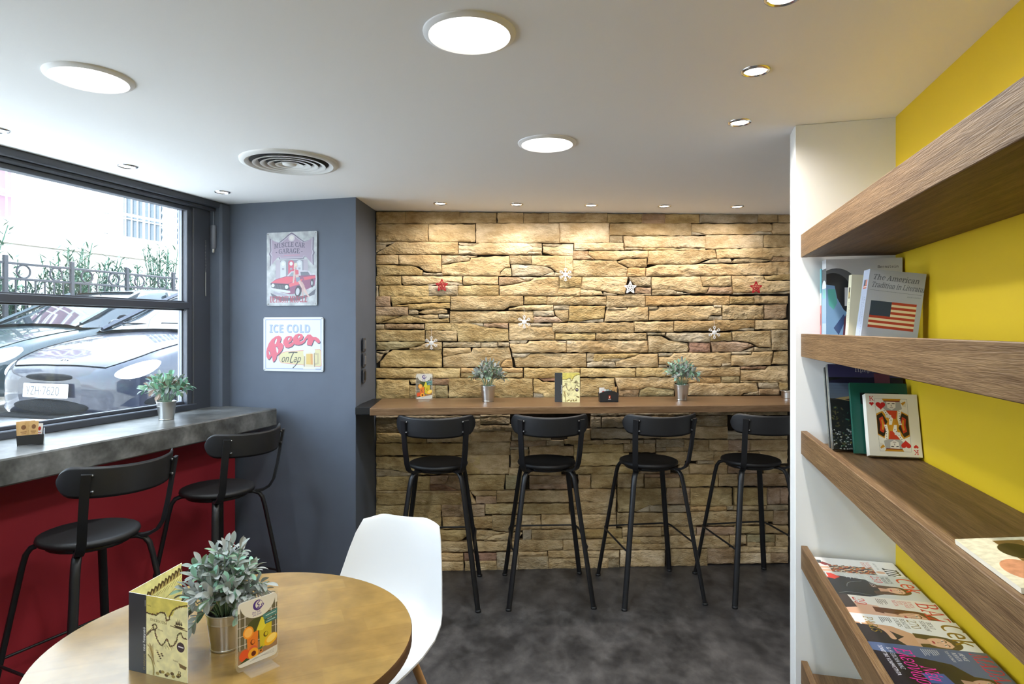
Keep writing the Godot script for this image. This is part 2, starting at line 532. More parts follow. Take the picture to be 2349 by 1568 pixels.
	["y", 311, 1582, 474, 1582, 474, 1540, 311, 1540],
	["t", 315, 1535, 511, 1535, 511, 1470, 315, 1470],
	["y", 478, 1582, 597, 1582, 677, 1561, 841, 1545, 845, 1468, 523, 1468, 512, 1538, 479, 1540],
	["p", 687, 1580, 841, 1582, 841, 1551, 687, 1563],
	["t", 601, 1582, 682, 1581, 683, 1565],
	["t", 849, 1582, 986, 1582, 987, 1560, 1126, 1559, 1126, 1537, 1141, 1529, 1143, 1478, 852, 1477],
	["g", 989, 1582, 1124, 1582, 1124, 1565, 989, 1564],
	["t", 1132, 1585, 1661, 1587, 1661, 1526, 1132, 1523],
	["t", 1667, 1595, 1922, 1595, 1922, 1529, 1667, 1529],
	["o", 1928, 1597, 2462, 1604, 2462, 1556, 2391, 1555, 2331, 1539, 1928, 1533],
	["t", 2336, 1539, 2390, 1553, 2462, 1551, 2460, 1539],
	["t", 2468, 1606, 2687, 1606, 2687, 1546, 2468, 1546],
	["y", 1148, 1517, 1407, 1517, 1407, 1479, 1148, 1480],
	["t", 1418, 1518, 1743, 1518, 1743, 1479, 1418, 1479],
	["r", 1223, 1471, 1751, 1470, 1751, 1396, 1223, 1397],
	["t", 1223, 1468, 1333, 1463, 1223, 1447],
	["t", 1751, 1522, 1867, 1522, 1867, 1505, 1826, 1509, 1754, 1507],
	["l", 1757, 1501, 1839, 1501, 1893, 1470, 2015, 1453, 2024, 1416, 2015, 1398, 1759, 1395],
	["g", 1877, 1520, 2165, 1520, 2166, 1463, 2012, 1463, 1927, 1471, 1877, 1500],
	["y", 2169, 1520, 2305, 1522, 2310, 1471, 2169, 1468],
	["t", 2314, 1528, 2570, 1534, 2574, 1427, 2497, 1429, 2446, 1458, 2407, 1465, 2318, 1473],
	["g", 2580, 1538, 2687, 1538, 2687, 1407, 2580, 1407],
	["m", 2029, 1455, 2168, 1455, 2168, 1395, 2029, 1395],
	["p", 2173, 1461, 2326, 1463, 2416, 1455, 2458, 1437, 2373, 1402, 2185, 1395],
	["t", 2379, 1400, 2455, 1422, 2456, 1400],
	["t", 2464, 1427, 2497, 1421, 2578, 1417, 2578, 1405, 2464, 1403],
	["e", 2, 1464, 310, 1463, 282, 1444, 209, 1426, 88, 1416, 3, 1414],
	["t", 210, 1421, 282, 1438, 318, 1457, 415, 1461, 417, 1416, 217, 1414],
	["t", 4, 1403, 83, 1412, 75, 1396, 47, 1392],
	["y", 2, 1395, 46, 1386, 23, 1346, 4, 1331],
	["y", 28, 1304, 28, 1338, 72, 1390, 105, 1412, 415, 1410, 415, 1305],
	["g", 425, 1459, 664, 1459, 664, 1433, 425, 1433],
	["g", 670, 1459, 773, 1459, 773, 1431, 670, 1431],
	["p", 779, 1459, 847, 1459, 847, 1435, 779, 1435],
	["t", 427, 1424, 599, 1426, 603, 1399, 510, 1387, 427, 1371],
	["t", 427, 1363, 510, 1381, 608, 1397, 617, 1424, 849, 1428, 865, 1355, 825, 1355, 795, 1326, 791, 1301, 430, 1302],
	["o", 796, 1303, 800, 1321, 828, 1350, 866, 1350, 870, 1301],
	["g", 849, 1467, 968, 1471, 955, 1454, 861, 1452],
	["t", 853, 1450, 955, 1448, 981, 1469, 1146, 1471, 1166, 1458, 1217, 1454, 1217, 1397, 870, 1396],
	["g", 1153, 1471, 1217, 1468, 1217, 1458, 1170, 1461],
	["g", 870, 1389, 983, 1388, 955, 1367, 874, 1366],
	["t", 882, 1360, 959, 1362, 989, 1386, 1346, 1388, 1351, 1300, 894, 1304],
	["m", 1355, 1386, 1403, 1385, 1403, 1335, 1355, 1336],
	["y", 1405, 1385, 1697, 1385, 1599, 1356, 1456, 1354, 1452, 1339, 1392, 1340],
	["g", 1357, 1302, 1357, 1326, 1390, 1334, 1533, 1333, 1543, 1301],
	["t", 1541, 1333, 1607, 1350, 1708, 1384, 1817, 1385, 1819, 1300, 1548, 1301],
	["t", 1827, 1389, 1918, 1389, 1918, 1369, 1827, 1370],
	["t", 1829, 1362, 1898, 1362, 1928, 1389, 2304, 1392, 2305, 1329, 2254, 1325, 2232, 1302, 1995, 1300, 1882, 1309, 1872, 1320, 1829, 1320],
	["p", 1827, 1312, 1880, 1312, 1880, 1296, 1827, 1296],
	["t", 2246, 1321, 2304, 1321, 2304, 1301, 2246, 1301],
	["t", 2310, 1394, 2441, 1394, 2441, 1381, 2310, 1381],
	["t", 2310, 1373, 2442, 1375, 2451, 1394, 2585, 1398, 2570, 1310, 2310, 1307],
	["t", 2597, 1393, 2687, 1400, 2687, 1314, 2580, 1317],
	["y", 2, 1297, 535, 1295, 535, 1233, 2, 1235],
	["o", 541, 1295, 936, 1294, 936, 1268, 541, 1269],
	["y", 541, 1265, 936, 1264, 936, 1235, 541, 1237],
	["y", 946, 1294, 1307, 1293, 1307, 1229, 946, 1231],
	["y", 1311, 1293, 1671, 1291, 1671, 1236, 1311, 1238],
	["y", 1679, 1294, 2020, 1292, 2020, 1237, 1679, 1238],
	["t", 2025, 1297, 2366, 1295, 2366, 1238, 2025, 1239],
	["m", 2372, 1300, 2544, 1301, 2532, 1284, 2374, 1282],
	["t", 2372, 1275, 2536, 1278, 2563, 1301, 2687, 1305, 2687, 1205, 2374, 1212],
	["t", 2372, 1207, 2687, 1200, 2687, 1194, 2372, 1196],
	["y", 2, 1224, 208, 1223, 208, 1101, 2, 1103],
	["y", 211, 1223, 345, 1224, 343, 1195, 226, 1196],
	["m", 347, 1228, 462, 1228, 462, 1193, 347, 1193],
	["y", 212, 1186, 374, 1185, 374, 1105, 212, 1105],
	["e", 377, 1185, 454, 1185, 454, 1106, 377, 1107],
	["y", 463, 1228, 1000, 1226, 1000, 1103, 463, 1106],
	["y", 1008, 1226, 1042, 1221, 1067, 1203, 1297, 1198, 1298, 1103, 1076, 1105, 1067, 1129, 1008, 1140],
	["m", 1047, 1226, 1298, 1227, 1298, 1203, 1075, 1211],
	["t", 1008, 1133, 1063, 1127, 1074, 1105, 1008, 1105],
	["y", 1311, 1226, 1533, 1226, 1533, 1108, 1311, 1109],
	["t", 1539, 1230, 1936, 1230, 1927, 1153, 1746, 1172, 1708, 1156, 1565, 1152],
	["p", 1566, 1147, 1699, 1150, 1690, 1107, 1562, 1108],
	["e", 1705, 1148, 1750, 1169, 1927, 1147, 1927, 1108, 1700, 1107],
	["o", 1939, 1232, 2236, 1231, 2236, 1194, 1939, 1196],
	["e", 2242, 1233, 2362, 1233, 2362, 1196, 2242, 1196],
	["t", 2028, 1192, 2475, 1190, 2486, 1139, 2390, 1127, 2373, 1112, 2025, 1114],
	["t", 2395, 1114, 2429, 1128, 2490, 1136, 2490, 1113],
	["g", 2490, 1192, 2617, 1192, 2628, 1155, 2497, 1162],
	["p", 2496, 1152, 2630, 1152, 2630, 1115, 2496, 1115],
	["y", 2632, 1192, 2687, 1191, 2687, 1142, 2632, 1142],
	["g", 2, 991, 661, 986, 661, 974, 2, 979],
	["g", 2, 974, 661, 969, 661, 882, 2, 887],
	["y", 2, 883, 315, 880, 315, 821, 2, 824],
	["t", 320, 880, 666, 877, 666, 817, 320, 821],
	["y", 2, 817, 555, 812, 555, 737, 2, 743],
	["y", 2, 732, 110, 731, 177, 697, 202, 630, 93, 653, 2, 660],
	["y", 114, 729, 666, 728, 666, 616, 236, 619, 202, 669],
	["g", 2, 654, 93, 647, 219, 622, 219, 609, 2, 610],
	["y", 2, 605, 340, 601, 340, 516, 2, 520],
	["p", 344, 603, 461, 608, 435, 553, 344, 554],
	["p", 465, 608, 546, 607, 546, 515, 512, 518, 440, 551],
	["m", 342, 550, 440, 549, 512, 514, 342, 516],
	["t", 2, 515, 538, 508, 538, 494, 2, 501],
	["y", 2, 499, 538, 492, 538, 421, 2, 429],
	["y", 2, 423, 410, 417, 410, 338, 2, 344],
	["y", 2, 338, 202, 335, 202, 243, 2, 247],
	["g", 664, 993, 854, 992, 854, 980, 664, 981],
	["g", 664, 979, 852, 978, 852, 934, 664, 936],
	["g", 655, 929, 903, 927, 903, 890, 655, 892],
	["r", 604, 888, 860, 886, 860, 822, 604, 824],
	["t", 557, 818, 854, 815, 854, 737, 557, 740],
	["t", 582, 736, 848, 733, 848, 613, 582, 616],
	["y", 584, 609, 823, 606, 814, 511, 591, 511],
	["g", 867, 889, 1118, 887, 1118, 828, 867, 830],
	["p", 859, 825, 1087, 823, 1087, 789, 859, 791],
	["g", 1092, 823, 1204, 822, 1204, 792, 1092, 793],
	["p", 857, 787, 971, 786, 971, 772, 857, 773],
	["t", 980, 790, 1265, 787, 1265, 726, 980, 729],
	["t", 860, 769, 974, 768, 974, 654, 860, 656],
	["t", 850, 649, 1186, 645, 1186, 602, 850, 606],
	["e", 829, 604, 930, 603, 930, 515, 829, 517],
	["p", 983, 599, 1238, 596, 1238, 544, 983, 547],
	["p", 983, 544, 1238, 540, 1238, 511, 983, 515],
	["g", 1384, 1005, 2026, 1001, 2026, 982, 1384, 986],
	["g", 1384, 978, 1446, 977, 1446, 909, 1384, 909],
	["g", 1453, 977, 1733, 975, 1733, 907, 1453, 909],
	["t", 1737, 975, 2044, 973, 2044, 899, 1737, 901],
	["t", 1232, 896, 1377, 895, 1377, 827, 1232, 829],
	["g", 1384, 900, 1834, 896, 1834, 834, 1384, 838],
	["t", 1839, 895, 2030, 894, 2030, 832, 1839, 833],
	["t", 1212, 825, 1460, 823, 1460, 799, 1212, 802],
	["t", 1464, 824, 1639, 823, 1639, 803, 1464, 804],
	["m", 1644, 825, 1723, 824, 1723, 804, 1644, 804],
	["g", 1727, 824, 1803, 824, 1803, 803, 1727, 804],
	["y", 1271, 797, 1594, 794, 1594, 744, 1271, 747],
	["t", 1599, 801, 1803, 799, 1803, 744, 1599, 747],
	["g", 1811, 826, 1991, 825, 1991, 777, 1811, 779],
	["p", 1811, 775, 1873, 775, 1873, 751, 1811, 751],
	["t", 1877, 775, 1991, 774, 1991, 749, 1877, 751],
	["y", 1274, 742, 1629, 739, 1629, 660, 1274, 664],
	["t", 1817, 744, 1998, 742, 1998, 660, 1817, 662],
	["y", 1284, 655, 1542, 652, 1542, 605, 1284, 608],
	["y", 1547, 657, 1699, 656, 1699, 608, 1547, 610],
	["p", 1702, 642, 1901, 640, 1901, 604, 1702, 606],
	["t", 1302, 600, 1377, 599, 1377, 516, 1302, 517],
	["y", 1384, 603, 1542, 601, 1542, 514, 1384, 516],
	["t", 1560, 604, 1726, 602, 1726, 515, 1560, 517],
	["p", 1734, 600, 1963, 597, 1963, 577, 1734, 580],
	["t", 1734, 576, 1963, 573, 1963, 512, 1734, 515],
	["g", 2035, 1004, 2685, 1000, 2685, 981, 2035, 985],
	["g", 2049, 979, 2281, 978, 2281, 912, 2049, 914],
	["t", 2035, 910, 2281, 908, 2281, 829, 2035, 832],
	["g", 2282, 877, 2383, 876, 2383, 851, 2282, 852],
	["p", 2282, 848, 2383, 848, 2383, 822, 2282, 823],
	["t", 2387, 883, 2683, 881, 2683, 822, 2387, 825],
	["t", 1993, 823, 2156, 821, 2156, 751, 1993, 753],
	["t", 2162, 820, 2288, 818, 2288, 750, 2162, 751],
	["p", 2290, 818, 2429, 817, 2429, 748, 2290, 750],
	["t", 2434, 817, 2685, 815, 2685, 746, 2434, 748],
	["t", 2000, 747, 2189, 745, 2189, 685, 2000, 687],
	["p", 2084, 683, 2189, 682, 2189, 663, 2084, 664],
	["t", 2193, 743, 2493, 740, 2493, 654, 2193, 658],
	["t", 2495, 744, 2685, 742, 2685, 662, 2495, 665],
	["t", 1965, 656, 2024, 655, 2024, 601, 1965, 602],
	["t", 2031, 659, 2284, 656, 2284, 598, 2031, 601],
	["p", 2290, 649, 2514, 646, 2514, 600, 2290, 603],
	["t", 2529, 639, 2685, 637, 2685, 598, 2529, 600],
	["y", 1972, 596, 2217, 593, 2217, 516, 1972, 519],
	["t", 2225, 594, 2348, 593, 2348, 517, 2225, 519],
	["p", 2352, 596, 2685, 592, 2685, 513, 2352, 517],
	["t", 227, 498, 539, 494, 539, 424, 227, 429],
	["t", 543, 501, 598, 502, 636, 426, 543, 426],
	["t", 603, 506, 767, 504, 767, 474, 628, 477],
	["p", 636, 472, 767, 470, 767, 425, 636, 427],
	["t", 771, 507, 1235, 500, 1235, 428, 771, 434],
	["y", 94, 425, 412, 420, 412, 277, 94, 282],
	["p", 418, 422, 692, 418, 692, 344, 418, 348],
	["y", 697, 423, 1235, 415, 1235, 350, 697, 358],
	["t", 1243, 425, 1543, 421, 1543, 345, 1243, 350],
	["o", 422, 343, 737, 338, 737, 264, 422, 269],
	["t", 741, 346, 1045, 341, 1045, 259, 838, 242, 741, 260],
	["t", 935, 345, 1052, 344, 1052, 259, 935, 261],
	["t", 1058, 348, 1543, 341, 1543, 251, 1058, 259],
	["y", 405, 259, 583, 255, 583, 225, 539, 191, 405, 191],
	["t", 588, 258, 827, 237, 756, 226, 688, 194, 588, 194],
	["t", 689, 189, 763, 224, 834, 234, 932, 231, 891, 186],
	["g", 939, 256, 992, 255, 992, 188, 939, 189],
	["t", 996, 252, 1272, 247, 1272, 184, 996, 188],
	["y", 1276, 251, 1581, 246, 1581, 190, 1276, 195],
	["t", 405, 187, 883, 178, 883, 121, 651, 119, 405, 120],
	["t", 890, 188, 1194, 182, 1194, 123, 1052, 112, 890, 117],
	["t", 1243, 509, 1543, 505, 1543, 424, 1243, 429],
	["t", 1674, 358, 1764, 396, 1766, 356],
	["t", 2279, 387, 2322, 386, 2322, 360, 2279, 361],
	["g", 914, 1880, 1027, 1879, 965, 1854, 926, 1870],
	["t", 1458, 1352, 1599, 1354, 1540, 1337, 1454, 1338],
	["t", 1200, 184, 1457, 180, 1457, 112, 1200, 117],
	["y", 1462, 187, 1723, 183, 1723, 149, 1462, 154],
	["t", 1462, 150, 1865, 143, 1865, 109, 1462, 116],
	["o", 405, 112, 554, 109, 554, 61, 405, 64],
	["t", 405, 58, 554, 55, 554, -17, 405, -14],
	["m", 561, 109, 765, 105, 765, 58, 561, 62],
	["t", 565, 57, 767, 54, 767, -10, 565, -6],
	["g", 769, 109, 906, 107, 906, -9, 769, -7],
	["t", 909, 110, 1094, 107, 1094, 81, 909, 85],
	["g", 909, 82, 1101, 78, 1101, -6, 909, -2],
	["t", 1101, 114, 1565, 106, 1565, 61, 1101, 70],
	["r", 1105, 65, 1302, 61, 1302, -6, 1105, -2],
	["t", 1306, 65, 1493, 62, 1493, -6, 1306, -2],
	["g", 1497, 62, 1565, 60, 1565, -3, 1497, -2],
	["y", 1558, 512, 1857, 508, 1857, 402, 1764, 401, 1668, 361, 1558, 360],
	["g", 1768, 398, 2031, 394, 2031, 353, 1768, 357],
	["p", 1881, 508, 2031, 506, 2031, 403, 1881, 405],
	["y", 2035, 506, 2310, 502, 2310, 387, 2035, 391],
	["o", 2035, 387, 2275, 383, 2275, 354, 2035, 358],
	["t", 1554, 352, 2034, 345, 2034, 258, 1554, 266],
	["t", 2039, 352, 2349, 348, 2349, 257, 2039, 262],
	["t", 1588, 257, 1841, 253, 1841, 196, 1588, 201],
	["t", 1846, 256, 2073, 253, 2073, 200, 1846, 204],
	["p", 2078, 249, 2330, 245, 2330, 196, 2078, 200],
	["t", 1588, 196, 1868, 191, 1868, 150, 1588, 155],
	["t", 1588, 151, 1868, 146, 1868, 108, 1588, 114],
	["t", 1904, 198, 2291, 192, 2291, 112, 1904, 119],
	["l", 1573, 109, 1864, 104, 1864, -2, 1573, 4],
	["t", 1908, 111, 2147, 106, 2147, 0, 1908, 5],
	["y", 2332, 502, 2547, 499, 2547, 388, 2332, 391],
	["p", 2551, 499, 2633, 498, 2633, 396, 2551, 397],
	["p", 2637, 498, 2688, 497, 2688, 395, 2637, 396],
	["t", 2325, 386, 2539, 383, 2539, 357, 2325, 360],
	["g", 2543, 387, 2688, 385, 2688, 355, 2543, 357],
	["t", 2356, 351, 2590, 348, 2590, 280, 2356, 283],
	["t", 2356, 279, 2555, 276, 2555, 259, 2356, 262],
	["p", 2595, 352, 2688, 350, 2688, 263, 2595, 264],
	["y", 2332, 252, 2537, 249, 2537, 202, 2332, 205],
	["t", 2540, 253, 2688, 250, 2688, 201, 2540, 204],
	["t", 2300, 196, 2406, 191, 2406, 137, 2300, 124],
	["e", 2418, 193, 2602, 190, 2602, 145, 2418, 148],
	["t", 2418, 144, 2598, 140, 2598, 114, 2418, 118],
	["t", 2607, 190, 2688, 189, 2688, 117, 2607, 118],
	["p", 2149, 110, 2324, 107, 2324, 8, 2149, 12],
	["t", 2328, 115, 2543, 111, 2543, 77, 2328, 81],
	["t", 2547, 115, 2688, 112, 2688, 74, 2547, 77],
	["l", 2328, 76, 2570, 72, 2570, 5, 2328, 10],
	["p", 2574, 72, 2688, 70, 2688, 5, 2574, 7],
]

# ---------------------------------------------------------------- materials
func materials() -> void:
	var mottle := noise_image(512, [[0.008, 0.9], [0.03, 0.6], [0.12, 0.35]], Color(0.62, 0.60, 0.56), Color(1, 1, 1), 11)
	var ochre := noise_image(512, [[0.006, 1.1, 30.0], [0.03, 0.6], [0.15, 0.4]], Color(0.77, 0.71, 0.60), Color(1.0, 0.985, 0.955), 23)
	var relief := noise_image(512, [[0.012, 1.0, 25.0, 1], [0.035, 0.7, 12.0, 1], [0.12, 0.3]], Color.BLACK, Color.WHITE, 31)
	var fine := noise_image(256, [[0.1, 0.8], [0.3, 0.6]], Color.BLACK, Color.WHITE, 47)
	var tones := {"t": rgb(228, 206, 168), "y": rgb(224, 202, 152), "g": rgb(208, 197, 177), "p": rgb(206, 181, 160), "l": rgb(236, 218, 188), "o": rgb(218, 188, 142), "m": rgb(180, 146, 130), "e": rgb(194, 185, 150), "r": rgb(228, 205, 168)}
	for k in tones:
		for s in 2:
			var m := mat("stone_%s%d" % [k, s], tones[k] if s == 0 else (tones[k] as Color).lerp(rgb(182, 164, 128), 0.35), 0.9)
			tri_tex(m, ochre, Vector3(0.9, 1.7, 1.2) * (1.0 if s == 0 else 1.4))
			bump(m, relief, 0.6)
			m.uv1_offset = Vector3(s * 0.37, s * 0.21, 0)
	tri_tex(mat("mortar", rgb(60, 52, 42), 1.0), mottle, Vector3.ONE * 2)
	mat("ceiling", rgb(245, 245, 245), 0.95)
	mat("white_wall", rgb(226, 228, 227), 0.8)
	tri_tex(mat("grey_wall", rgb(92, 100, 113), 0.7), noise_image(256, [[0.02, 0.5]], Color(0.93, 0.93, 0.93), Color.WHITE, 5), Vector3.ONE)
	mat("yellow_wall", rgb(222, 188, 24), 0.6)
	mat("red_wall", rgb(142, 20, 34), 0.7)
	var fl := tri_tex(mat("floor", rgb(150, 149, 150), 0.42), noise_image(1024, [[0.004, 0.8, 60.0], [0.010, 0.9, 50.0], [0.03, 0.45, 30.0], [0.12, 0.15]], rgb(74, 73, 74), rgb(158, 155, 152), 77), Vector3(0.55, 0.55, 0.38))
	bump(fl, relief, 0.12)
	var cc := tri_tex(mat("concrete", rgb(176, 176, 174), 0.28), noise_image(512, [[0.006, 0.9, 40.0], [0.02, 0.7, 20.0], [0.1, 0.3]], rgb(96, 96, 94), rgb(190, 190, 188), 83), Vector3.ONE * 0.9)
	bump(cc, fine, 0.03)
	# wood: grain along local x
	var grain := noise_image(512, [[0.01, 0.7], [0.05, 0.6], [0.15, 0.5]], Color(0.66, 0.60, 0.52), Color(1, 1, 1), 91)
	var pores := noise_image(512, [[0.04, 0.8], [0.12, 0.9]], Color.BLACK, Color.WHITE, 97)
	for w in [["oak", rgb(134, 106, 72), 0.55, 0.07], ["bar_wood", rgb(140, 112, 84), 0.35, 0.02]]:
		var m := tri_tex(mat(w[0], w[1], w[2]), grain, Vector3(0.35, 6.0, 6.0))
		bump(m, pores, w[3])
	mat("table_edge", rgb(124, 92, 58), 0.45)
	tri_tex(M.table_edge, grain, Vector3(1, 8, 1))
	var st := Paint.new(512, 512, rgb(172, 136, 88), self)
	var rn := RandomNumberGenerator.new()
	rn.seed = 5
	for k in 12:
		var x := -rn.randf() * 200
		while x < 512:
			var l := rn.randf_range(120, 330)
			var t := rn.randf_range(-1, 1)
			st.rect(maxf(0, x), k * 512 / 12.0, minf(l, 512 - maxf(0, x)), 44, rgb(174 + t * 7, 138 + t * 7, 90 + t * 6))
			for j in 16:
				var yy := k * 512 / 12.0 + rn.randf() * 42
				var x0 := maxf(0, x + rn.randf() * l * 0.7)
				var sh := rn.randf_range(-8, 5) + t * 7
				st.rect(x0, yy, minf(rn.randf_range(30, 160), 512 - x0), 1, rgb(172 + sh, 136 + sh, 88 + sh))
			x += l
	st.grain(0.10, 4, 0.01)
	var tt := mat("table_top", rgb(208, 208, 172), 0.26)
	tri_tex(tt, st.texture(), Vector3(1.1, 1.1, 1.1))
	tt.clearcoat_enabled = true
	tt.clearcoat = 0.35; tt.clearcoat_roughness = 0.2
	mat("black_metal", rgb(22, 22, 24), 0.42)
	mat("black_panel", rgb(24, 24, 26), 0.5)
	mat("black_seat", rgb(18, 17, 18), 0.55)
	mat("frame", rgb(64, 67, 75), 0.45)
	mat("frame_edge", rgb(120, 124, 134), 0.35, 0.3)
	mat("white_shell", rgb(214, 214, 213), 0.35)
	mat("cushion", rgb(236, 237, 237), 0.7)
	mat("beech", rgb(196, 150, 98), 0.5)
	mat("steel", rgb(205, 204, 200), 0.28, 1.0)
	mat("steel_dark", rgb(150, 150, 148), 0.35, 1.0)
	mat("soil", rgb(40, 32, 26), 1.0)
	mat("lamp_rim", rgb(240, 240, 240), 0.5)
	mat("chrome", rgb(215, 215, 215), 0.2, 1.0)
	mat("vent_white", rgb(226, 226, 224), 0.6)
	mat("vent_dark", rgb(52, 52, 54), 0.9)
	mat("paper", rgb(238, 236, 230), 0.6)
	mat("pages", rgb(226, 218, 200), 0.8)
	mat("ornament_white", rgb(240, 240, 240), 0.6)
	mat("ornament_red", rgb(178, 24, 34), 0.6)
	mat("string", rgb(226, 214, 204), 0.9)
	mat("black_plastic", rgb(30, 31, 33), 0.5)
	mat("silver_plastic", rgb(180, 184, 190), 0.35, 0.5)
	mat("tin_white", rgb(232, 234, 236), 0.45)
	var ac := mat("acrylic", Color(1, 1, 1, 0.04), 0.02)
	ac.transparency = BaseMaterial3D.TRANSPARENCY_ALPHA
	var gl := mat("glass", Color(0.95, 0.98, 1.0, 0.03), 0.0)
	gl.transparency = BaseMaterial3D.TRANSPARENCY_ALPHA
	gl.metallic_specular = 0.35
	var em := mat("panel_glow", Color.WHITE, 0.5)
	em.emission_enabled = true; em.emission = Color(1, 0.99, 0.97); em.emission_energy_multiplier = 4.0
	var es := mat("spot_glow", Color.WHITE, 0.5)
	es.emission_enabled = true; es.emission = Color(1, 0.96, 0.9); es.emission_energy_multiplier = 6.0
	for l in [["leaf_sage", rgb(140, 147, 141)], ["leaf_grey", rgb(156, 160, 157)], ["leaf_green", rgb(128, 156, 128)], ["leaf_mint", rgb(150, 196, 176)], ["leaf_bronze", rgb(140, 120, 104)], ["leaf_fresh", rgb(120, 172, 140)]]:
		var m := mat(l[0], l[1], 0.75)
		m.backlight_enabled = true
		m.backlight = (l[1] as Color) * 0.35
	# street
	var pv := tri_tex(mat("pavement", rgb(206, 206, 202), 0.9), mottle, Vector3.ONE * 0.5)
	bump(pv, fine, 0.1)
	tri_tex(mat("asphalt", rgb(170, 170, 172), 0.9), mottle, Vector3.ONE * 0.7)
	mat("facade", rgb(240, 238, 232), 0.9)
	mat("facade_trim", rgb(196, 190, 180), 0.9)
	mat("facade_groove", rgb(120, 116, 110), 0.9)
	mat("shutter_white", rgb(226, 228, 226), 0.7)
	mat("street_pane", rgb(66, 76, 82), 0.2)
	mat("curtain_pink", rgb(140, 108, 118), 0.9)
	mat("iron", rgb(22, 22, 26), 0.7)
	var car := mat("paint_navy", rgb(15, 19, 33), 0.35)
	car.clearcoat_enabled = true
	car.clearcoat = 0.8; car.clearcoat_roughness = 0.04; car.metallic_specular = 0.2
	car = mat("paint_green", rgb(10, 27, 31), 0.35)
	car.clearcoat_enabled = true
	car.clearcoat = 0.8; car.clearcoat_roughness = 0.04; car.metallic_specular = 0.2
	mat("car_trim", rgb(9, 10, 12), 0.85).metallic_specular = 0.2
	mat("car_glass", rgb(24, 30, 34), 0.03)
	mat("lamp_lens", rgb(214, 220, 226), 0.12)
	mat("tyre", rgb(20, 20, 20), 0.9)

# ---------------------------------------------------------------- entry
func _ready() -> void:
	# camera: level, principal point a little above the middle of the frame
	var cam := Camera3D.new()
	cam.name = "camera"
	cam.projection = Camera3D.PROJECTION_FRUSTUM
	cam.near = 0.05; cam.far = 200.0
	cam.size = 1568.0 / 1450.0 * cam.near
	cam.frustum_offset = Vector2(0, -31.0 / 1450.0 * cam.near)
	cam.position = Vector3(0, EYE, 0)
	add_child(cam)
	cam.current = true
	# bright overcast sky
	var env := Environment.new()
	env.background_mode = Environment.BG_SKY
	var sky := Sky.new()
	var sm := ProceduralSkyMaterial.new()
	sm.sky_top_color = Color(0.80, 0.90, 1.0); sm.sky_horizon_color = Color(0.90, 0.95, 1.0)
	sm.ground_bottom_color = Color(0.6, 0.6, 0.6); sm.ground_horizon_color = Color(0.8, 0.82, 0.84)
	sm.sky_energy_multiplier = 1.0
	sky.sky_material = sm
	env.sky = sky
	env.background_energy_multiplier = 13.0
	env.tonemap_mode = Environment.TONE_MAPPER_LINEAR
	env.tonemap_exposure = 0.97
	env.sdfgi_enabled = true; env.ssao_enabled = true; env.ssil_enabled = true
	# hazy sun along the street
	var sun := DirectionalLight3D.new()
	sun.name = "sun"
	sun.light_color = Color(0.93, 0.97, 1.0)
	sun.light_energy = 12.0
	sun.light_angular_distance = 6.0
	sun.shadow_enabled = true
	sun.rotation_degrees = Vector3(-58, 163, 0)
	sun.sky_mode = DirectionalLight3D.SKY_MODE_LIGHT_ONLY
	add_child(sun)
	var we := WorldEnvironment.new()
	we.name = "environment"
	we.environment = env
	add_child(we)

	LW = Transform3D(Basis(Vector3.UP, deg_to_rad(73.0)), Vector3(-2.148, 0, -2.652))
	GW = Transform3D(Basis(Vector3.UP, deg_to_rad(-14.4)), Vector3(-1.75, 0, -3.833))
	SW = Transform3D(Basis(Vector3.UP, deg_to_rad(2.99)), Vector3(-0.866, 0, -4.02))
	RS = Transform3D(Basis(Vector3.UP, deg_to_rad(-104.0)), Vector3(1.361, 0, -2.242))
	materials()
	room()
	stone_wall()
	window()
	ceiling_fittings()
	counters()
	shelves()
	furniture()
	table_things()
	bar_things()
	ornaments()
	signs()
	shelf_things()
	street()

func room() -> void:
	var b := MB.new()
	b.box(Vector3(-0.7, -0.05, -1.2), Vector3(7.2, 0.1, 6.6))
	struct("floor", b, M.floor)
	b = MB.new()
	b.prism(PackedVector2Array([Vector2(-4.0, 2.3), Vector2(-1.86, -4.5), Vector2(2.6, -4.5), Vector2(2.6, 2.3)]), 0, 0.14, Basis(Vector3.RIGHT, PI / 2), Vector3.ZERO)
	var ce := struct("ceiling", b, M.ceiling)
	ce.position.y = CEIL + 0.14
	# poster wall with its return to the stone wall
	b = MB.new()
	var p := [Vector2(-1.95, -3.885), Vector2(-0.893, -3.613), Vector2(-0.866, -4.10), Vector2(-1.95, -4.3)]
	b.prism(PackedVector2Array(p), 0, CEIL, Basis(Vector3.RIGHT, PI / 2), Vector3(0, CEIL, 0))
	struct("wall_corner", b, M.grey_wall)
	# column between the window and the poster wall
	b = MB.new()
	b.xf = LW
	b.box(Vector3(1.235, CEIL / 2, 0.02), Vector3(0.12, CEIL, 0.12), 0.012)
	struct("trim_1", b, M.grey_wall)
	# closing walls out of the frame
	b = MB.new()
	b.box(Vector3(-1.0, CEIL / 2, 1.95), Vector3(6.4, CEIL, 0.1))
	struct("wall_rear", b, M.white_wall)
	b = MB.new()
	b.box(Vector3(2.5, CEIL / 2, -1.2), Vector3(0.1, CEIL, 6.6))
	struct("wall_side", b, M.white_wall)
	# yellow wall behind the shelves and the white partition at its far end
	b = MB.new()
	b.xf = RS
	b.box(Vector3(2.1, CEIL / 2, -0.05), Vector3(4.2, CEIL, 0.1))
	struct("wall_right", b, M.yellow_wall)
	b = MB.new()
	b.xf = RS * Transform3D(Basis(Vector3.UP, deg_to_rad(-2.0)), Vector3.ZERO)
	b.box(Vector3(-0.06, CEIL / 2, -0.44), Vector3(0.12, CEIL, 1.54), 0.003)
	struct("wall_partition", b, M.white_wall)

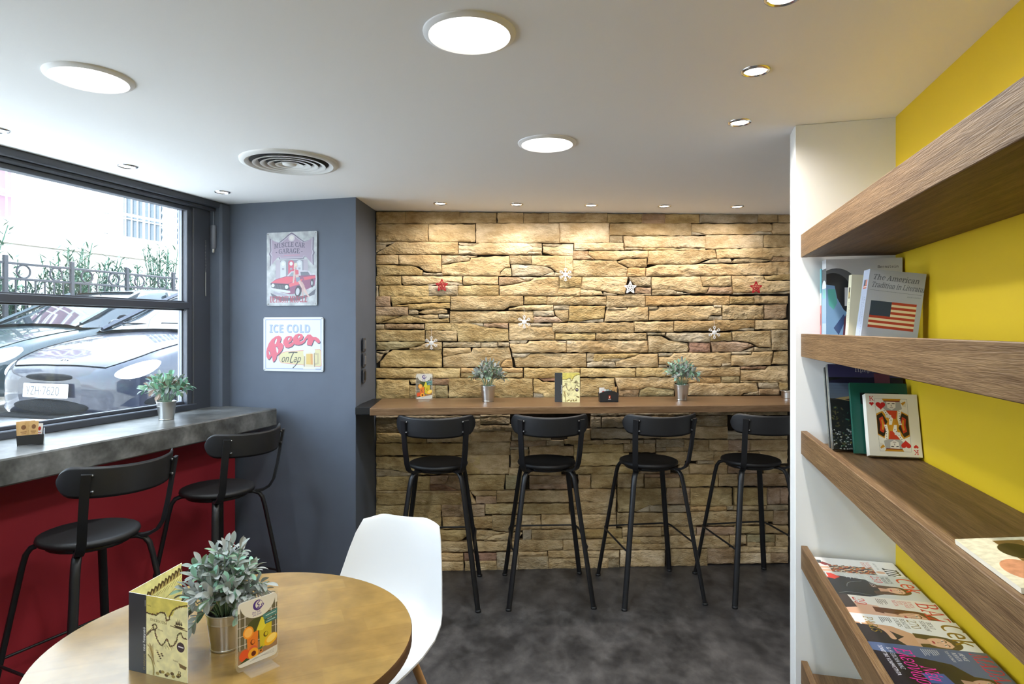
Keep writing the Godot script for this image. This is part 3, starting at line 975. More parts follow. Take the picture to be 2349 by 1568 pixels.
func stone_wall() -> void:
	var b := MB.new()
	b.box(Vector3(1.7, CEIL / 2, -0.10), Vector3(3.44, CEIL, 0.12))
	var wall := struct("wall_back", b, M.mortar)
	wall.transform = SW
	var order := []
	for k in STONES.size():
		var q := PackedVector2Array()
		for j in range(1, STONES[k].size(), 2): q.append(Vector2(STONES[k][j], STONES[k][j + 1]) / 1000.0)
		var ar := 0.0
		for j in q.size(): ar += q[j].cross(q[(j + 1) % q.size()])
		if ar < 0: q.reverse()
		order.append([absf(ar) / 2, k, q])
	order.sort_custom(func(x, y): return x[0] > y[0])
	var rn := RandomNumberGenerator.new()
	rn.seed = 41
	var nz := FastNoiseLite.new()
	nz.seed = 9; nz.noise_type = FastNoiseLite.TYPE_SIMPLEX; nz.fractal_octaves = 3
	var ridge := FastNoiseLite.new()
	ridge.seed = 19; ridge.noise_type = FastNoiseLite.TYPE_CELLULAR; ridge.cellular_return_type = FastNoiseLite.RETURN_CELL_VALUE
	ridge.domain_warp_enabled = true
	var rest := MB.new()
	for i in order.size():
		var tone: String = STONES[order[i][1]][0]
		var sb := rest if i >= 300 else MB.new()
		one_stone(sb, order[i][2], rn, nz, ridge, tone == "r")
		if i < 300: obj("stone", sb, M["stone_%s%d" % [tone, rn.randi() % 2]], wall)
	var o := obj("small_stones", rest, M.stone_g0, wall)
	o.set_meta("kind", "stuff")

func one_stone(b: MB, q: PackedVector2Array, rn: RandomNumberGenerator, nz: FastNoiseLite, ridge: FastNoiseLite, rough: bool) -> void:
	var off := Vector2(rn.randf() * 50, rn.randf() * 50)
	var lift := rn.randf_range(-0.003, 0.003)
	var tilt := Vector2(rn.randf_range(-0.012, 0.012), rn.randf_range(-0.02, 0.02))
	var cen := Vector2.ZERO
	for p in q: cen += p / q.size()
	# outline, resampled and roughened
	var ring := PackedVector2Array()
	nz.frequency = 14.0
	for k in q.size():
		var a := q[k]
		var e := q[(k + 1) % q.size()]
		var m := maxi(1, roundi(a.distance_to(e) / 0.022))
		for j in m:
			var p := a.lerp(e, float(j) / m)
			var s := (e - a).orthogonal().normalized()
			ring.append(p + s * nz.get_noise_2d(p.x + off.x, p.y + off.y) * (0.0 if j == 0 else 0.0045))
	var grown := Geometry2D.offset_polygon(ring, 0.0012)
	if grown.size() == 1: ring = grown[0]
	var inner := Geometry2D.offset_polygon(ring, -0.006)
	var pts := ring.duplicate()
	for w in inner: pts.append_array(w)
	var lo := q[0]
	var hi := q[0]
	for p in q:
		lo = lo.min(p); hi = hi.max(p)
	var step := 0.0115 if rough else 0.0145
	var y := lo.y + step / 2
	while y < hi.y:
		var x := lo.x + step / 2
		while x < hi.x:
			var p := Vector2(x, y) + Vector2(rn.randf_range(-0.3, 0.3), rn.randf_range(-0.3, 0.3)) * step
			for w in inner:
				if Geometry2D.is_point_in_polygon(p, w):
					var near := INF
					for r in w: near = minf(near, r.distance_squared_to(p))
					if near > 0.000036: pts.append(p)
					break
			x += step
		y += step
	var t := Geometry2D.triangulate_delaunay(pts)
	var z := PackedFloat32Array()
	for k in pts.size():
		var p := pts[k]
		if k < ring.size():
			z.append(lift - 0.0065)
			continue
		nz.frequency = 5.0
		var h := nz.get_noise_2d(p.x + off.x, (p.y + off.y) * 2.2) * 0.005
		ridge.frequency = 16.0 if rough else 7.0
		ridge.domain_warp_amplitude = 0.05
		h += ridge.get_noise_2d(p.x * 0.6 + off.x, (p.y * 1.3 + p.x * 0.35 + off.y)) * (0.006 if rough else 0.0028)
		nz.frequency = 30.0
		h += nz.get_noise_2d(p.x + off.y, p.y + off.x) * (0.006 if rough else 0.0022)
		z.append(lift + h + tilt.dot(p - cen))
	var nn := PackedVector3Array()
	nn.resize(pts.size())
	var keep := PackedInt32Array()
	for k in range(0, t.size(), 3):
		var a := t[k]
		var c := t[k + 1]
		var e := t[k + 2]
		if not Geometry2D.is_point_in_polygon((pts[a] + pts[c] + pts[e]) / 3, ring): continue
		if (pts[c] - pts[a]).cross(pts[e] - pts[a]) < 0:
			var sw := c
			c = e; e = sw
		var A := Vector3(pts[a].x, pts[a].y, z[a])
		var f := (Vector3(pts[c].x, pts[c].y, z[c]) - A).cross(Vector3(pts[e].x, pts[e].y, z[e]) - A)
		nn[a] += f; nn[c] += f; nn[e] += f
		keep.append_array([a, e, c])
	var base := b.v.size()
	for k in pts.size(): b.vert(Vector3(pts[k].x, pts[k].y, z[k]), nn[k] if nn[k].length_squared() > 0 else Vector3(0, 0, 1), Vector2.ZERO)
	for k in keep: b.ix.append(base + k)
	for k in ring.size():
		var a := ring[k]
		var e := ring[(k + 1) % ring.size()]
		b.quad(Vector3(a.x, a.y, -0.045), Vector3(e.x, e.y, -0.045), Vector3(e.x, e.y, z[(k + 1) % ring.size()]), Vector3(a.x, a.y, z[k]))

func window() -> void:
	# everything along the window wall is measured in its own frame: x along, z into the room
	var w := Node3D.new()
	w.name = "window_1"
	add_child(w)
	w.transform = LW
	w.set_meta("kind", "structure")
	var x0 := -2.3
	var x1 := 0.978
	var f := func(called: String, c: Vector3, s: Vector3, bev := 0.004, m: Material = M.frame):
		var b := MB.new()
		b.box(c, s, bev)
		return obj(called, b, m, w)
	var len := x1 - x0
	var mid := (x0 + x1) / 2
	# head with stepped mouldings
	f.call("head", Vector3(mid + 0.08, 2.283, 0.02), Vector3(len + 0.36, 0.034, 0.10), 0.004)
	f.call("head_moulding", Vector3(mid + 0.06, 2.258, 0.005), Vector3(len + 0.30, 0.026, 0.075), 0.008)
	f.call("top_rail", Vector3(mid + 0.02, 2.234, -0.01), Vector3(len + 0.06, 0.024, 0.055))
	f.call("bottom_rail", Vector3(mid + 0.02, 1.101, -0.005), Vector3(len + 0.10, 0.036, 0.07))
	f.call("bottom_bead", Vector3(mid, 1.127, -0.022), Vector3(len + 0.02, 0.018, 0.03), 0.003, M.frame)
	f.call("transom", Vector3(mid, 1.679, -0.008), Vector3(len + 0.04, 0.038, 0.06))
	f.call("transom_bead", Vector3(mid, 1.701, -0.022), Vector3(len + 0.02, 0.010, 0.03), 0.002)
	f.call("transom_bead", Vector3(mid, 1.657, -0.022), Vector3(len + 0.02, 0.010, 0.03), 0.002)
	f.call("jamb_bead", Vector3(x1 + 0.004, 1.68, -0.03), Vector3(0.008, 1.10, 0.03), 0.002, M.frame_edge)
	f.call("stile", Vector3(x1 + 0.026, 1.68, -0.01), Vector3(0.038, 1.15, 0.055))
	f.call("jamb", Vector3(x1 + 0.115, CEIL / 2, -0.02), Vector3(0.135, CEIL, 0.08), 0.006)
	f.call("stile", Vector3(x0 - 0.03, 1.68, -0.01), Vector3(0.06, 1.15, 0.06))
	for g in [[1.139, 1.655], [1.703, 2.223]]:
		f.call("pane", Vector3(mid, (g[0] + g[1]) / 2, -0.03), Vector3(len, g[1] - g[0], 0.006), 0.0, M.glass)
	# wall on from the window towards the rear, and below it
	var b := MB.new()
	b.box(Vector3(-3.85, CEIL / 2, -0.09), Vector3(3.0, CEIL, 0.16))
	b.box(Vector3(-2.0, 0.53, -0.09), Vector3(6.6, 1.06, 0.14))
	var wl := struct("wall_left", b, M.grey_wall)
	wl.transform = LW
	b = MB.new()
	b.box(Vector3(-2.0, 0.49, 0.13), Vector3(6.4, 0.98, 0.06))
	wl = struct("wall_below", b, M.red_wall)
	wl.transform = LW
	# hanging pull and cable beside the window
	var t := thing("blind_pull", "dark grey cord pull hanging beside the window frame", "cord pull", LW * Transform3D(Basis.IDENTITY, Vector3(1.166, 0, 0.034)))
	b = MB.new()
	b.lathe([[Vector2(0.004, 2.02), Vector2(0.014, 2.025), Vector2(0.017, 2.06), Vector2(0.019, 2.11), Vector2(0.018, 2.16), Vector2(0.004, 2.165)]], 14)
	obj("grip", b, M.frame_edge, t)
	b = MB.new()
	b.tube([Vector3(0, 2.16, 0), Vector3(0.003, 2.22, 0), Vector3(-0.002, 2.297, 0)], 0.003, 0.003, 6)
	obj("cord", b, M.frame_edge, t)
	b = MB.new()
	b.lathe([[Vector2(0.001, 2.0), Vector2(0.007, 2.002), Vector2(0.007, 2.022)]], 10)
	obj("nut", b, M.steel, t)
	t = thing("chain_rod", "thin metal rod with bead chain against the dark window jamb", "rod", LW * Transform3D(Basis.IDENTITY, Vector3(1.115, 0, 0.024)))
	b = MB.new()
	b.tube([Vector3(0, 1.74, 0), Vector3(0, 1.88, 0)], 0.004, 0.004, 8)
	obj("rod", b, M.steel_dark, t)
	b = MB.new()
	for k in 22: b.lathe([[Vector2(0.0004, -0.003), Vector2(0.003, 0), Vector2(0.0004, 0.003)]], 6, Vector3(sin(k * 0.4) * 0.001, 1.885 + k * 0.0085, 0))
	obj("bead_chain", b, M.steel_dark, t)

func ceiling_fittings() -> void:
	var big := [[-1.264, 1.891, "big round ceiling light nearest the window"], [-0.108, 1.606, "big round ceiling light at the top middle of the picture"], [0.142, 2.559, "big round ceiling light closest to the stone wall"], [-0.9, -0.4, ""], [0.05, 0.2, ""]]
	for k in big.size():
		var g: Array = big[k]
		if g[2] == "":
			light_panel(g[0], g[1], "big round ceiling light behind the camera over the near seats" if k == 3 else "big round ceiling light just above the camera")
		else: light_panel(g[0], g[1], g[2])
	var sp := [[-0.43, 3.789, "leftmost of the five small spotlights along the stone wall", 1], [0.0276, 3.816, "second from the left of the five small spotlights along the stone wall", 1], [0.481, 3.843, "middle one of the five small spotlights along the stone wall", 1], [0.933, 3.870, "fourth from the left of the five small spotlights along the stone wall", 1], [1.383, 3.884, "rightmost of the five small spotlights along the stone wall", 1],
		[-1.777, 2.923, "small ceiling spotlight beside the window between vent and big light", 0], [-1.592, 3.474, "small ceiling spotlight near the corner of window and poster wall", 0], [-1.945, 2.385, "small ceiling spotlight cut by the left edge of the picture", 0], [0.828, 2.299, "small ceiling spotlight nearer the white partition", 2], [0.709, 1.84, "small ceiling spotlight farther from the white partition", 2], [0.613, 1.43, "small ceiling spotlight cut by the top edge of the picture", 2]]
	for s in sp:
		var t := thing("ceiling_spotlight", s[2], "spotlight", at(s[0], CEIL, s[1]), "small recessed ceiling spotlights")
		var b := MB.new()
		b.lathe([[Vector2(0.041, 0), Vector2(0.040, -0.004), Vector2(0.034, -0.006)], [Vector2(0.034, -0.006), Vector2(0.031, -0.002)]], 28)
		obj("rim", b, M.chrome, t)
		b = MB.new()
		b.lathe([[Vector2(0.0315, -0.0015), Vector2(0.02, -0.003), Vector2(0.0005, -0.0035)]], 24)
		obj("lamp", b, M.spot_glow, t)
		var l := SpotLight3D.new()
		l.name = "spot_lamp"
		l.light_color = Color(1.0, 0.965, 0.93) if s[3] != 0 else Color(0.98, 0.99, 1.0)
		l.light_energy = [0.25, 0.47, 0.75][s[3]]
		l.spot_angle = 87.0 if s[3] == 1 else 80.0 if s[3] == 2 else 60.0
		l.spot_angle_attenuation = 1.0
		l.spot_range = 8.0
		l.light_size = 0.025
		l.shadow_enabled = true
		l.rotation_degrees.x = -90
		l.position.y = -0.012
		t.add_child(l)
	# round air outlet: rings round a cone
	var t := thing("air_vent", "round white ceiling air outlet with concentric rings", "air vent", at(-1.002, CEIL, 2.847))
	var b := MB.new()
	b.lathe([[Vector2(0.212, 0.0), Vector2(0.210, -0.010), Vector2(0.190, -0.014)], [Vector2(0.190, -0.014), Vector2(0.172, -0.006), Vector2(0.170, -0.001)]], 64)
	obj("rim", b, M.vent_white, t)
	b = MB.new()
	b.lathe([[Vector2(0.172, -0.0015), Vector2(0.0005, -0.0015)]], 48)
	obj("backing", b, M.vent_dark, t)
	for k in 4:
		var r := 0.145 - k * 0.032
		b = MB.new()
		b.lathe([[Vector2(r + 0.012, -0.016), Vector2(r, -0.013), Vector2(r - 0.012, -0.003)], [Vector2(r - 0.012, -0.003), Vector2(r - 0.001, -0.015), Vector2(r + 0.012, -0.016)]], 48)
		obj("ring", b, M.vent_white, t)
	b = MB.new()
	b.lathe([[Vector2(0.032, -0.003), Vector2(0.03, -0.014), Vector2(0.0005, -0.017)]], 32)
	obj("hub", b, M.vent_white, t)

func light_panel(x: float, d: float, label: String) -> void:
	var t := thing("ceiling_light", label, "ceiling light", at(x, CEIL, d), "big round ceiling lights")
	var b := MB.new()
	b.lathe([[Vector2(0.118, 0.0), Vector2(0.117, -0.005), Vector2(0.104, -0.010)], [Vector2(0.104, -0.010), Vector2(0.101, -0.004)]], 56)
	obj("rim", b, M.lamp_rim, t)
	b = MB.new()
	b.lathe([[Vector2(0.102, -0.004), Vector2(0.0005, -0.004)]], 48)
	obj("diffuser", b, M.panel_glow, t)
	var l := AreaLight3D.new()
	l.name = "panel_lamp"
	l.area_size = Vector2(0.17, 0.17)
	l.light_color = Color(0.93, 0.975, 1.0)
	l.light_energy = 1.25
	l.set("area_range", 8.0)
	l.shadow_enabled = true
	l.rotation_degrees.x = -90
	l.position.y = -0.014
	t.add_child(l)

func counters() -> void:
	# concrete ledge under the window
	var b := MB.new()
	b.xf = LW
	b.box(Vector3(-1.28, 1.035, 0.225), Vector3(5.0, 0.10, 0.43), 0.006)
	tag(obj("window_counter", b, M.concrete), "grey polished concrete counter along the street window", "counter")
	# wooden bar along the stone wall
	var a := Vector3(-0.785, 0, -3.486)
	var e := Vector3(1.593, 0, -3.646)
	var dir := (e - a).normalized()
	var ang := atan2(-dir.z, dir.x)
	var t := thing("bar_counter", "long brown wooden bar counter fixed along the stone wall", "counter", Transform3D(Basis(Vector3.UP, ang), Vector3(a.x, 0, a.z)))
	b = MB.new()
	b.box(Vector3(1.5, 1.0895, -0.245), Vector3(3.0, 0.041, 0.49), 0.003)
	obj("worktop", b, M.bar_wood, t)
	b = MB.new()
	b.box(Vector3(-0.045, 1.087, -0.28), Vector3(0.09, 0.042, 0.44), 0.003)
	obj("end_plate", b, M.black_metal, t)
	b = MB.new()
	b.box(Vector3(1.5, 1.055, -0.46), Vector3(3.0, 0.03, 0.04), 0.003)
	obj("wall_rail", b, M.black_metal, t)
	# switches on the return of the poster wall
	var names := ["topmost of three dark switch plates on the grey wall return", "middle one of three dark switch plates on the grey wall return", "lowest of three dark switch plates on the grey wall return"]
	for k in 3:
		var x := Transform3D(Basis(Vector3.UP, deg_to_rad(93.8)), Vector3(-0.884 + 0.002, 1.454 - k * 0.092, -3.752))
		var s := thing("switch_plate", names[k], "light switch", x, "switch plates beside the bar")
		b = MB.new()
		b.box(Vector3(0, 0, 0.004), Vector3(0.08, 0.082, 0.008), 0.003)
		obj("plate", b, M.frame, s)
		b = MB.new()
		b.box(Vector3(0, 0, 0.010), Vector3(0.05, 0.052, 0.006), 0.002)
		obj("rocker", b, M.frame_edge if k < 2 else M.black_plastic, s)

func shelves() -> void:
	var tops := [1.893, 1.531, 1.176, 0.757, 0.337]
	var names := ["topmost brown oak wall shelf, empty, seen from below", "brown oak wall shelf holding the white textbooks", "brown oak wall shelf holding the playing card book", "brown oak wall shelf full of fashion magazines", "lowest brown oak wall shelf under the magazines"]
	for k in 5:
		var t := thing("wall_shelf", names[k], "shelf", RS * Transform3D(Basis.IDENTITY, Vector3(0.0, 0, 0)), "brown oak shelves on the yellow wall")
		var b := MB.new()
		b.box(Vector3(1.07, tops[k] - 0.042, 0.301), Vector3(2.13, 0.084, 0.022), 0.0015)
		obj("front_lip", b, M.oak, t)
		b = MB.new()
		b.box(Vector3(1.07, tops[k] - 0.063, 0.146), Vector3(2.13, 0.040, 0.288), 0.001)
		obj("board", b, M.oak, t)

# ---------------------------------------------------------------- furniture
func bar_stool(label: String, group: String, xf: Transform3D) -> Node3D:
	var t := thing("bar_stool", label, "bar stool", xf, group)
	var b := MB.new()
	b.lathe([[Vector2(0.0005, 0.748), Vector2(0.158, 0.748), Vector2(0.168, 0.753), Vector2(0.172, 0.762), Vector2(0.169, 0.771), Vector2(0.160, 0.775), Vector2(0.148, 0.774), Vector2(0.0005, 0.771)]], 48)
	obj("seat", b, M.black_seat, t)
	b = MB.new()
	var ring := []
	for k in 24: ring.append(Vector3(cos(TAU * k / 24) * 0.135, 0.739, sin(TAU * k / 24) * 0.135))
	b.tube(ring, 0.010, 0.008, 8, Vector3.UP, true)
	obj("seat_ring", b, M.black_metal, t)
	# backrest: a bent strip with rounded ends
	var rad := 0.24
	var zc := 0.30 - rad
	var front := []
	var n := 28
	for i in n + 1:
		var s := sin((float(i) / n - 0.5) * PI)
		var ang := s * deg_to_rad(64.0)
		var arc := (1.0 - absf(s)) * deg_to_rad(64.0) * rad
		var hh := 0.056
		var kk := 1.0 if arc > hh else sqrt(maxf(0.004, 1.0 - pow(1.0 - arc / hh, 2)))
		var row := PackedVector3Array()
		var cy := 1.010 + 0.014 * s * s
		for q in [[-1, 0], [-0.8, 1], [0.8, 1], [1, 0], [0.8, -1], [-0.8, -1]]:
			var rr: float = rad + 0.0045 * q[1]
			var y: float = cy + hh * kk * q[0]
			row.append(Vector3(sin(ang) * rr, y, zc + cos(ang) * rr + (y - 1.016) * 0.12))
		front.append(row)
	b = MB.new()
	b.grid(front, true)
	obj("backrest", b, M.black_panel, t)
	for s in [-1.0, 1.0]:
		# upright, bent out from under the seat
		b = MB.new()
		var up := []
		for p in [[0.095, 0.738, 0.088], [0.122, 0.738, 0.128], [0.137, 0.745, 0.158], [0.150, 0.764, 0.186], [0.157, 0.80, 0.207], [0.164, 0.88, 0.224], [0.169, 0.97, 0.240], [0.172, 1.048, 0.256]]: up.append(Vector3(s * p[0], p[1], p[2]))
		b.bar(up, 0.030, 0.011, Vector3(0.83, 0, -0.55 * s) if s > 0 else Vector3(0.83, 0, 0.55))
		var u := obj("upright", b, M.black_metal, t)
		for y in [0.985, 1.04]:
			b = MB.new()
			b.lathe([[Vector2(0.0055, -0.012), Vector2(0.0055, 0.012), Vector2(0.0005, 0.013)]], 8, Vector3(s * 0.153, y, 0.250), Basis(Vector3.RIGHT, PI / 2))
			obj("bolt", b, M.steel_dark, u)
		for f in [1.0, -1.0]:
			b = MB.new()
			var lg := []
			for p in [[0.085, 0.738, 0.088], [0.112, 0.738, 0.116], [0.130, 0.728, 0.135], [0.141, 0.705, 0.147], [0.149, 0.66, 0.155], [0.178, 0.44, 0.187], [0.207, 0.22, 0.219], [0.2355, 0.004, 0.25]]: lg.append(Vector3(s * p[0], p[1], f * p[2]))
			b.tube(lg, 0.0165, 0.0105, 12, Vector3(0.83, 0, -0.55 * s * f))
			var l := obj("leg", b, M.black_metal, t)
			b = MB.new()
			b.lathe([[Vector2(0.0005, 0), Vector2(0.0165, 0), Vector2(0.0168, 0.012), Vector2(0.0005, 0.0125)]], 12, Vector3(s * 0.236, 0, f * 0.2505))
			obj("foot_cap", b, M.black_plastic, l)
	b = MB.new()
	var g := 0.193
	b.tube([Vector3(-0.197, 0.30, 0.206), Vector3(-0.214, 0.315, 0.17), Vector3(-0.214, 0.318, -0.17), Vector3(-0.205, 0.318, -0.210), Vector3(-0.17, 0.318, -0.222), Vector3(0.17, 0.318, -0.222), Vector3(0.205, 0.318, -0.210), Vector3(0.214, 0.318, -0.17), Vector3(0.214, 0.315, 0.17), Vector3(0.197, 0.30, 0.206)], 0.0055, 0.0055, 8, Vector3.UP)
	obj("footrest", b, M.black_metal, t)
	return t

func furniture() -> void:
	var proto := bar_stool("leftmost of the four black bar stools along the wooden bar", "black bar stools at the wooden bar", at(-0.43, 0, 3.70, 2))
	for s in [[0.204, 3.737, 3, "second from the left of the four black bar stools along the wooden bar", "black bar stools at the wooden bar"], [0.812, 3.76, 9, "third from the left of the four black bar stools along the wooden bar", "black bar stools at the wooden bar"], [1.43, 3.79, 9, "black bar stool half hidden by the white partition", "black bar stools at the wooden bar"],
		[-1.626, 2.432, 66, "nearer black bar stool at the concrete window counter", "black bar stools at the window counter"], [-1.447, 3.11, 66, "farther black bar stool at the window counter, next to the poster wall", "black bar stools at the window counter"]]:
		var c := proto.duplicate()
		c.name = numbered("bar_stool")
		add_child(c, true)
		c.transform = at(s[0], 0, s[1], s[2])
		c.set_meta("label", s[3]); c.set_meta("group", s[4])
	# round table
	var t := thing("round_table", "round wooden table in the foreground with plant and menus on it", "table", at(-0.712, 0, 1.628, 22))
	var b := MB.new()
	b.lathe([[Vector2(0.4475, 0.75), Vector2(0.0005, 0.75)]], 96)
	obj("tabletop", b, M.table_top, t)
	b = MB.new()
	b.lathe([[Vector2(0.0005, 0.716), Vector2(0.446, 0.716)], [Vector2(0.446, 0.716), Vector2(0.449, 0.719), Vector2(0.449, 0.747), Vector2(0.4475, 0.75)]], 96)
	obj("table_edge", b, M.table_edge, t)
	b = MB.new()
	b.lathe([[Vector2(0.032, 0.03), Vector2(0.032, 0.70)], [Vector2(0.032, 0.70), Vector2(0.11, 0.712), Vector2(0.11, 0.716)]], 24)
	obj("column", b, M.black_metal, t)
	b = MB.new()
	b.lathe([[Vector2(0.24, 0.0), Vector2(0.24, 0.012), Vector2(0.06, 0.028), Vector2(0.0005, 0.03)]], 40)
	obj("base_plate", b, M.black_metal, t)
	white_chair()

func white_chair() -> void:
	var t := thing("side_chair", "white moulded plastic chair behind the round table", "chair", at(-0.503, 0, 2.18, 162.7))
	# profile from the top of the back down to the front of the seat: z, y, half width, how far the sides wrap
	var pr := [[0.292, 0.828, 0.118, 0.010], [0.289, 0.822, 0.142, 0.016], [0.283, 0.80, 0.160, 0.030], [0.270, 0.75, 0.178, 0.045], [0.255, 0.69, 0.192, 0.055], [0.238, 0.62, 0.205, 0.064], [0.216, 0.55, 0.216, 0.070], [0.185, 0.495, 0.226, 0.072], [0.130, 0.455, 0.234, 0.066], [0.05, 0.436, 0.238, 0.055], [-0.05, 0.434, 0.236, 0.044], [-0.14, 0.440, 0.226, 0.032], [-0.20, 0.440, 0.205, 0.018], [-0.225, 0.430, 0.175, 0.006]]
	var cols := 20
	var outer := []
	var inner := []
	for i in pr.size():
		var a: Array = pr[maxi(i - 1, 0)]
		var c: Array = pr[mini(i + 1, pr.size() - 1)]
		var d := Vector2(c[0] - a[0], c[1] - a[1]).normalized()   # along the profile, downwards
		var nrm := Vector2(d.y, -d.x)
		if nrm.dot(Vector2(-0.5, 1)) < 0: nrm = -nrm                # towards the sitter
		var r1 := PackedVector3Array()
		var r2 := PackedVector3Array()
		for k in cols + 1:
			var s := -1.0 + 2.0 * k / cols
			var lift: float = pr[i][3] * pow(absf(s), 2.6)
			var dip := 0.012 * (1.0 - s * s) if i < 3 else 0.0
			var z: float = pr[i][0] + nrm.x * lift
			var y: float = pr[i][1] + nrm.y * lift - dip * (0.7 if i < 2 else 0.3) - (0.018 * pow(absf(s), 6) if i < 2 else 0.0)
			r1.append(Vector3(s * pr[i][2], y, z))
			r2.append(Vector3(s * pr[i][2], y - nrm.y * 0.007, z - nrm.x * 0.007))
		inner.append(r1); outer.append(r2)
	var b := MB.new()
	# inner face up, outer face down, joined round the rim
	var rev := []
	for r in inner:
		var q: PackedVector3Array = r.duplicate()
		q.reverse()
		rev.append(q)
	b.grid(rev)
	b.grid(outer)
	var rim := []
	var rim2 := []
	for r in inner.size():
		rim.append(inner[r][0]); rim2.append(outer[r][0])
	for k in range(1, cols + 1):
		rim.append(inner[inner.size() - 1][k]); rim2.append(outer[inner.size() - 1][k])
	for r in range(inner.size() - 2, -1, -1):
		rim.append(inner[r][cols]); rim2.append(outer[r][cols])
	for k in range(cols - 1, 0, -1):
		rim.append(inner[0][k]); rim2.append(outer[0][k])
	b.grid([PackedVector3Array(rim), PackedVector3Array(rim2)], true)
	obj("shell", b, M.white_shell, t)
	b = MB.new()
	b.lathe([[Vector2(0.172, 0.444), Vector2(0.176, 0.452), Vector2(0.168, 0.462), Vector2(0.12, 0.466), Vector2(0.0005, 0.466)]], 40, Vector3(0, 0, -0.01))
	obj("seat_pad", b, M.cushion, t)
	for s in [-1.0, 1.0]:
		for f in [-1.0, 1.0]:
			b = MB.new()
			b.tube([Vector3(s * 0.11, 0.43, f * 0.09), Vector3(s * 0.225, 0.002, f * 0.21)], 0.016, 0.012, 12)
			obj("leg", b, M.beech, t)

# ---------------------------------------------------------------- plants
func leaf_mesh(l: float, w: float) -> ArrayMesh:
	var b := MB.new()
	var rows := []
	for i in 9:
		var s := i / 8.0
		var hw := w / 2 * pow(sin(PI * pow(clampf(s, 0.02, 0.995), 1.25)), 0.62)
		var y := sin(s * 2.2) * l * 0.07
		rows.append(PackedVector3Array([Vector3(-hw, y + hw * 0.35, -s * l), Vector3(0, y, -s * l), Vector3(hw, y + hw * 0.35, -s * l)]))
	b.grid(rows)
	return b.mesh()

func potted_plant(label: String, xf: Transform3D, seed_: int, spread: float, tall: float, stems: int, per: int, l: float, mats: Array, droop: float) -> Node3D:
	var t := thing("potted_plant", label, "potted plant", xf, "small plants in metal buckets")
	var b := MB.new()
	b.lathe([[Vector2(0.0005, 0.0), Vector2(0.0345, 0.0)], [Vector2(0.0345, 0.0), Vector2(0.0358, 0.0005), Vector2(0.0358, 0.004), Vector2(0.0350, 0.005)], [Vector2(0.035, 0.005), Vector2(0.0425, 0.066), Vector2(0.0432, 0.067), Vector2(0.0436, 0.070), Vector2(0.0432, 0.073), Vector2(0.0455, 0.090)], [Vector2(0.0455, 0.090), Vector2(0.0472, 0.0905), Vector2(0.0475, 0.093), Vector2(0.0460, 0.0945), Vector2(0.0446, 0.093)], [Vector2(0.0446, 0.093), Vector2(0.0425, 0.075)]], 36)
	obj("bucket", b, M.steel, t)
	b = MB.new()
	b.lathe([[Vector2(0.0432, 0.078), Vector2(0.03, 0.082), Vector2(0.0005, 0.084)]], 20)
	obj("soil", b, M.soil, t)
	var rn := RandomNumberGenerator.new()
	rn.seed = seed_
	var shapes := [leaf_mesh(l, l * 0.46), leaf_mesh(l * 0.8, l * 0.44), leaf_mesh(l * 1.12, l * 0.44)]
	for k in stems:
		var az := TAU * (k * 0.381966 + rn.randf() * 0.06)
		var el := sqrt((k + 0.5) / stems)
		var tip := Vector3(cos(az) * spread * el, 0.085 + tall * (1.0 - 0.62 * el * el) * rn.randf_range(0.86, 1.05) - droop * el * el * rn.randf(), sin(az) * spread * el)
		var root := Vector3(cos(az) * 0.02 * el, 0.078, sin(az) * 0.02 * el)
		var mid := root.lerp(tip, 0.5) + Vector3(0, 0.03 + 0.03 * el, 0)
		var pts := []
		for j in 6:
			var s := j / 5.0
			pts.append(root * (1 - s) * (1 - s) + mid * 2 * s * (1 - s) + tip * s * s)
		b = MB.new()
		b.tube(pts, 0.0012, 0.0012, 5, Vector3(0.3, 0.1, 0.9))
		obj("stem", b, M.leaf_green, t)
		for j in per:
			var s := 1.0 - 0.72 * pow(float(j) / per, 1.1)
			var p := root * (1 - s) * (1 - s) + mid * 2 * s * (1 - s) + tip * s * s
			var dir := ((mid - root) * (1 - s) + (tip - mid) * s).normalized()
			var side := dir.cross(Vector3(sin(j * 2.4 + k), 0.3, cos(j * 2.4 + k))).normalized()
			var out := (dir * rn.randf_range(0.35, 0.9) + side * rn.randf_range(0.6, 1.0) + Vector3(0, rn.randf_range(-0.35, 0.25) - droop * 2.0, 0)).normalized()
			if j == 0: out = (dir + side * 0.25).normalized()
			var o := obj("leaf", shapes[rn.randi() % 3], M[mats[rn.randi() % mats.size()]], t)
			var upv := (Vector3.UP + dir * 0.6 + Vector3(rn.randf_range(-0.4, 0.4), 0, rn.randf_range(-0.4, 0.4))).normalized()
			o.transform = Transform3D(Basis.looking_at(out, upv), p)
	return t

# ---------------------------------------------------------------- things on the tables
func menu(label: String, xf: Transform3D, w1: float, w2: float, open_deg: float, h: float) -> void:
	# a folded card standing upright: the front half along +x from the fold, the rear half turned back by open_deg
	var t := thing("menu_card", label, "menu", xf, "folded drinks menus with an old map")
	panel("front_cover", w1, h, 0.0012, M.menu_front, M.paper, t, Transform3D(Basis.IDENTITY, Vector3(w1 / 2, 0, 0)))
	var bs := Basis(Vector3.UP, deg_to_rad(open_deg))
	panel("rear_cover", w2, h, 0.0012, M.menu_inside, M.paper, t, Transform3D(bs, bs * Vector3(w2 / 2, 0, -0.0012)), 0.0, M.menu_inside)

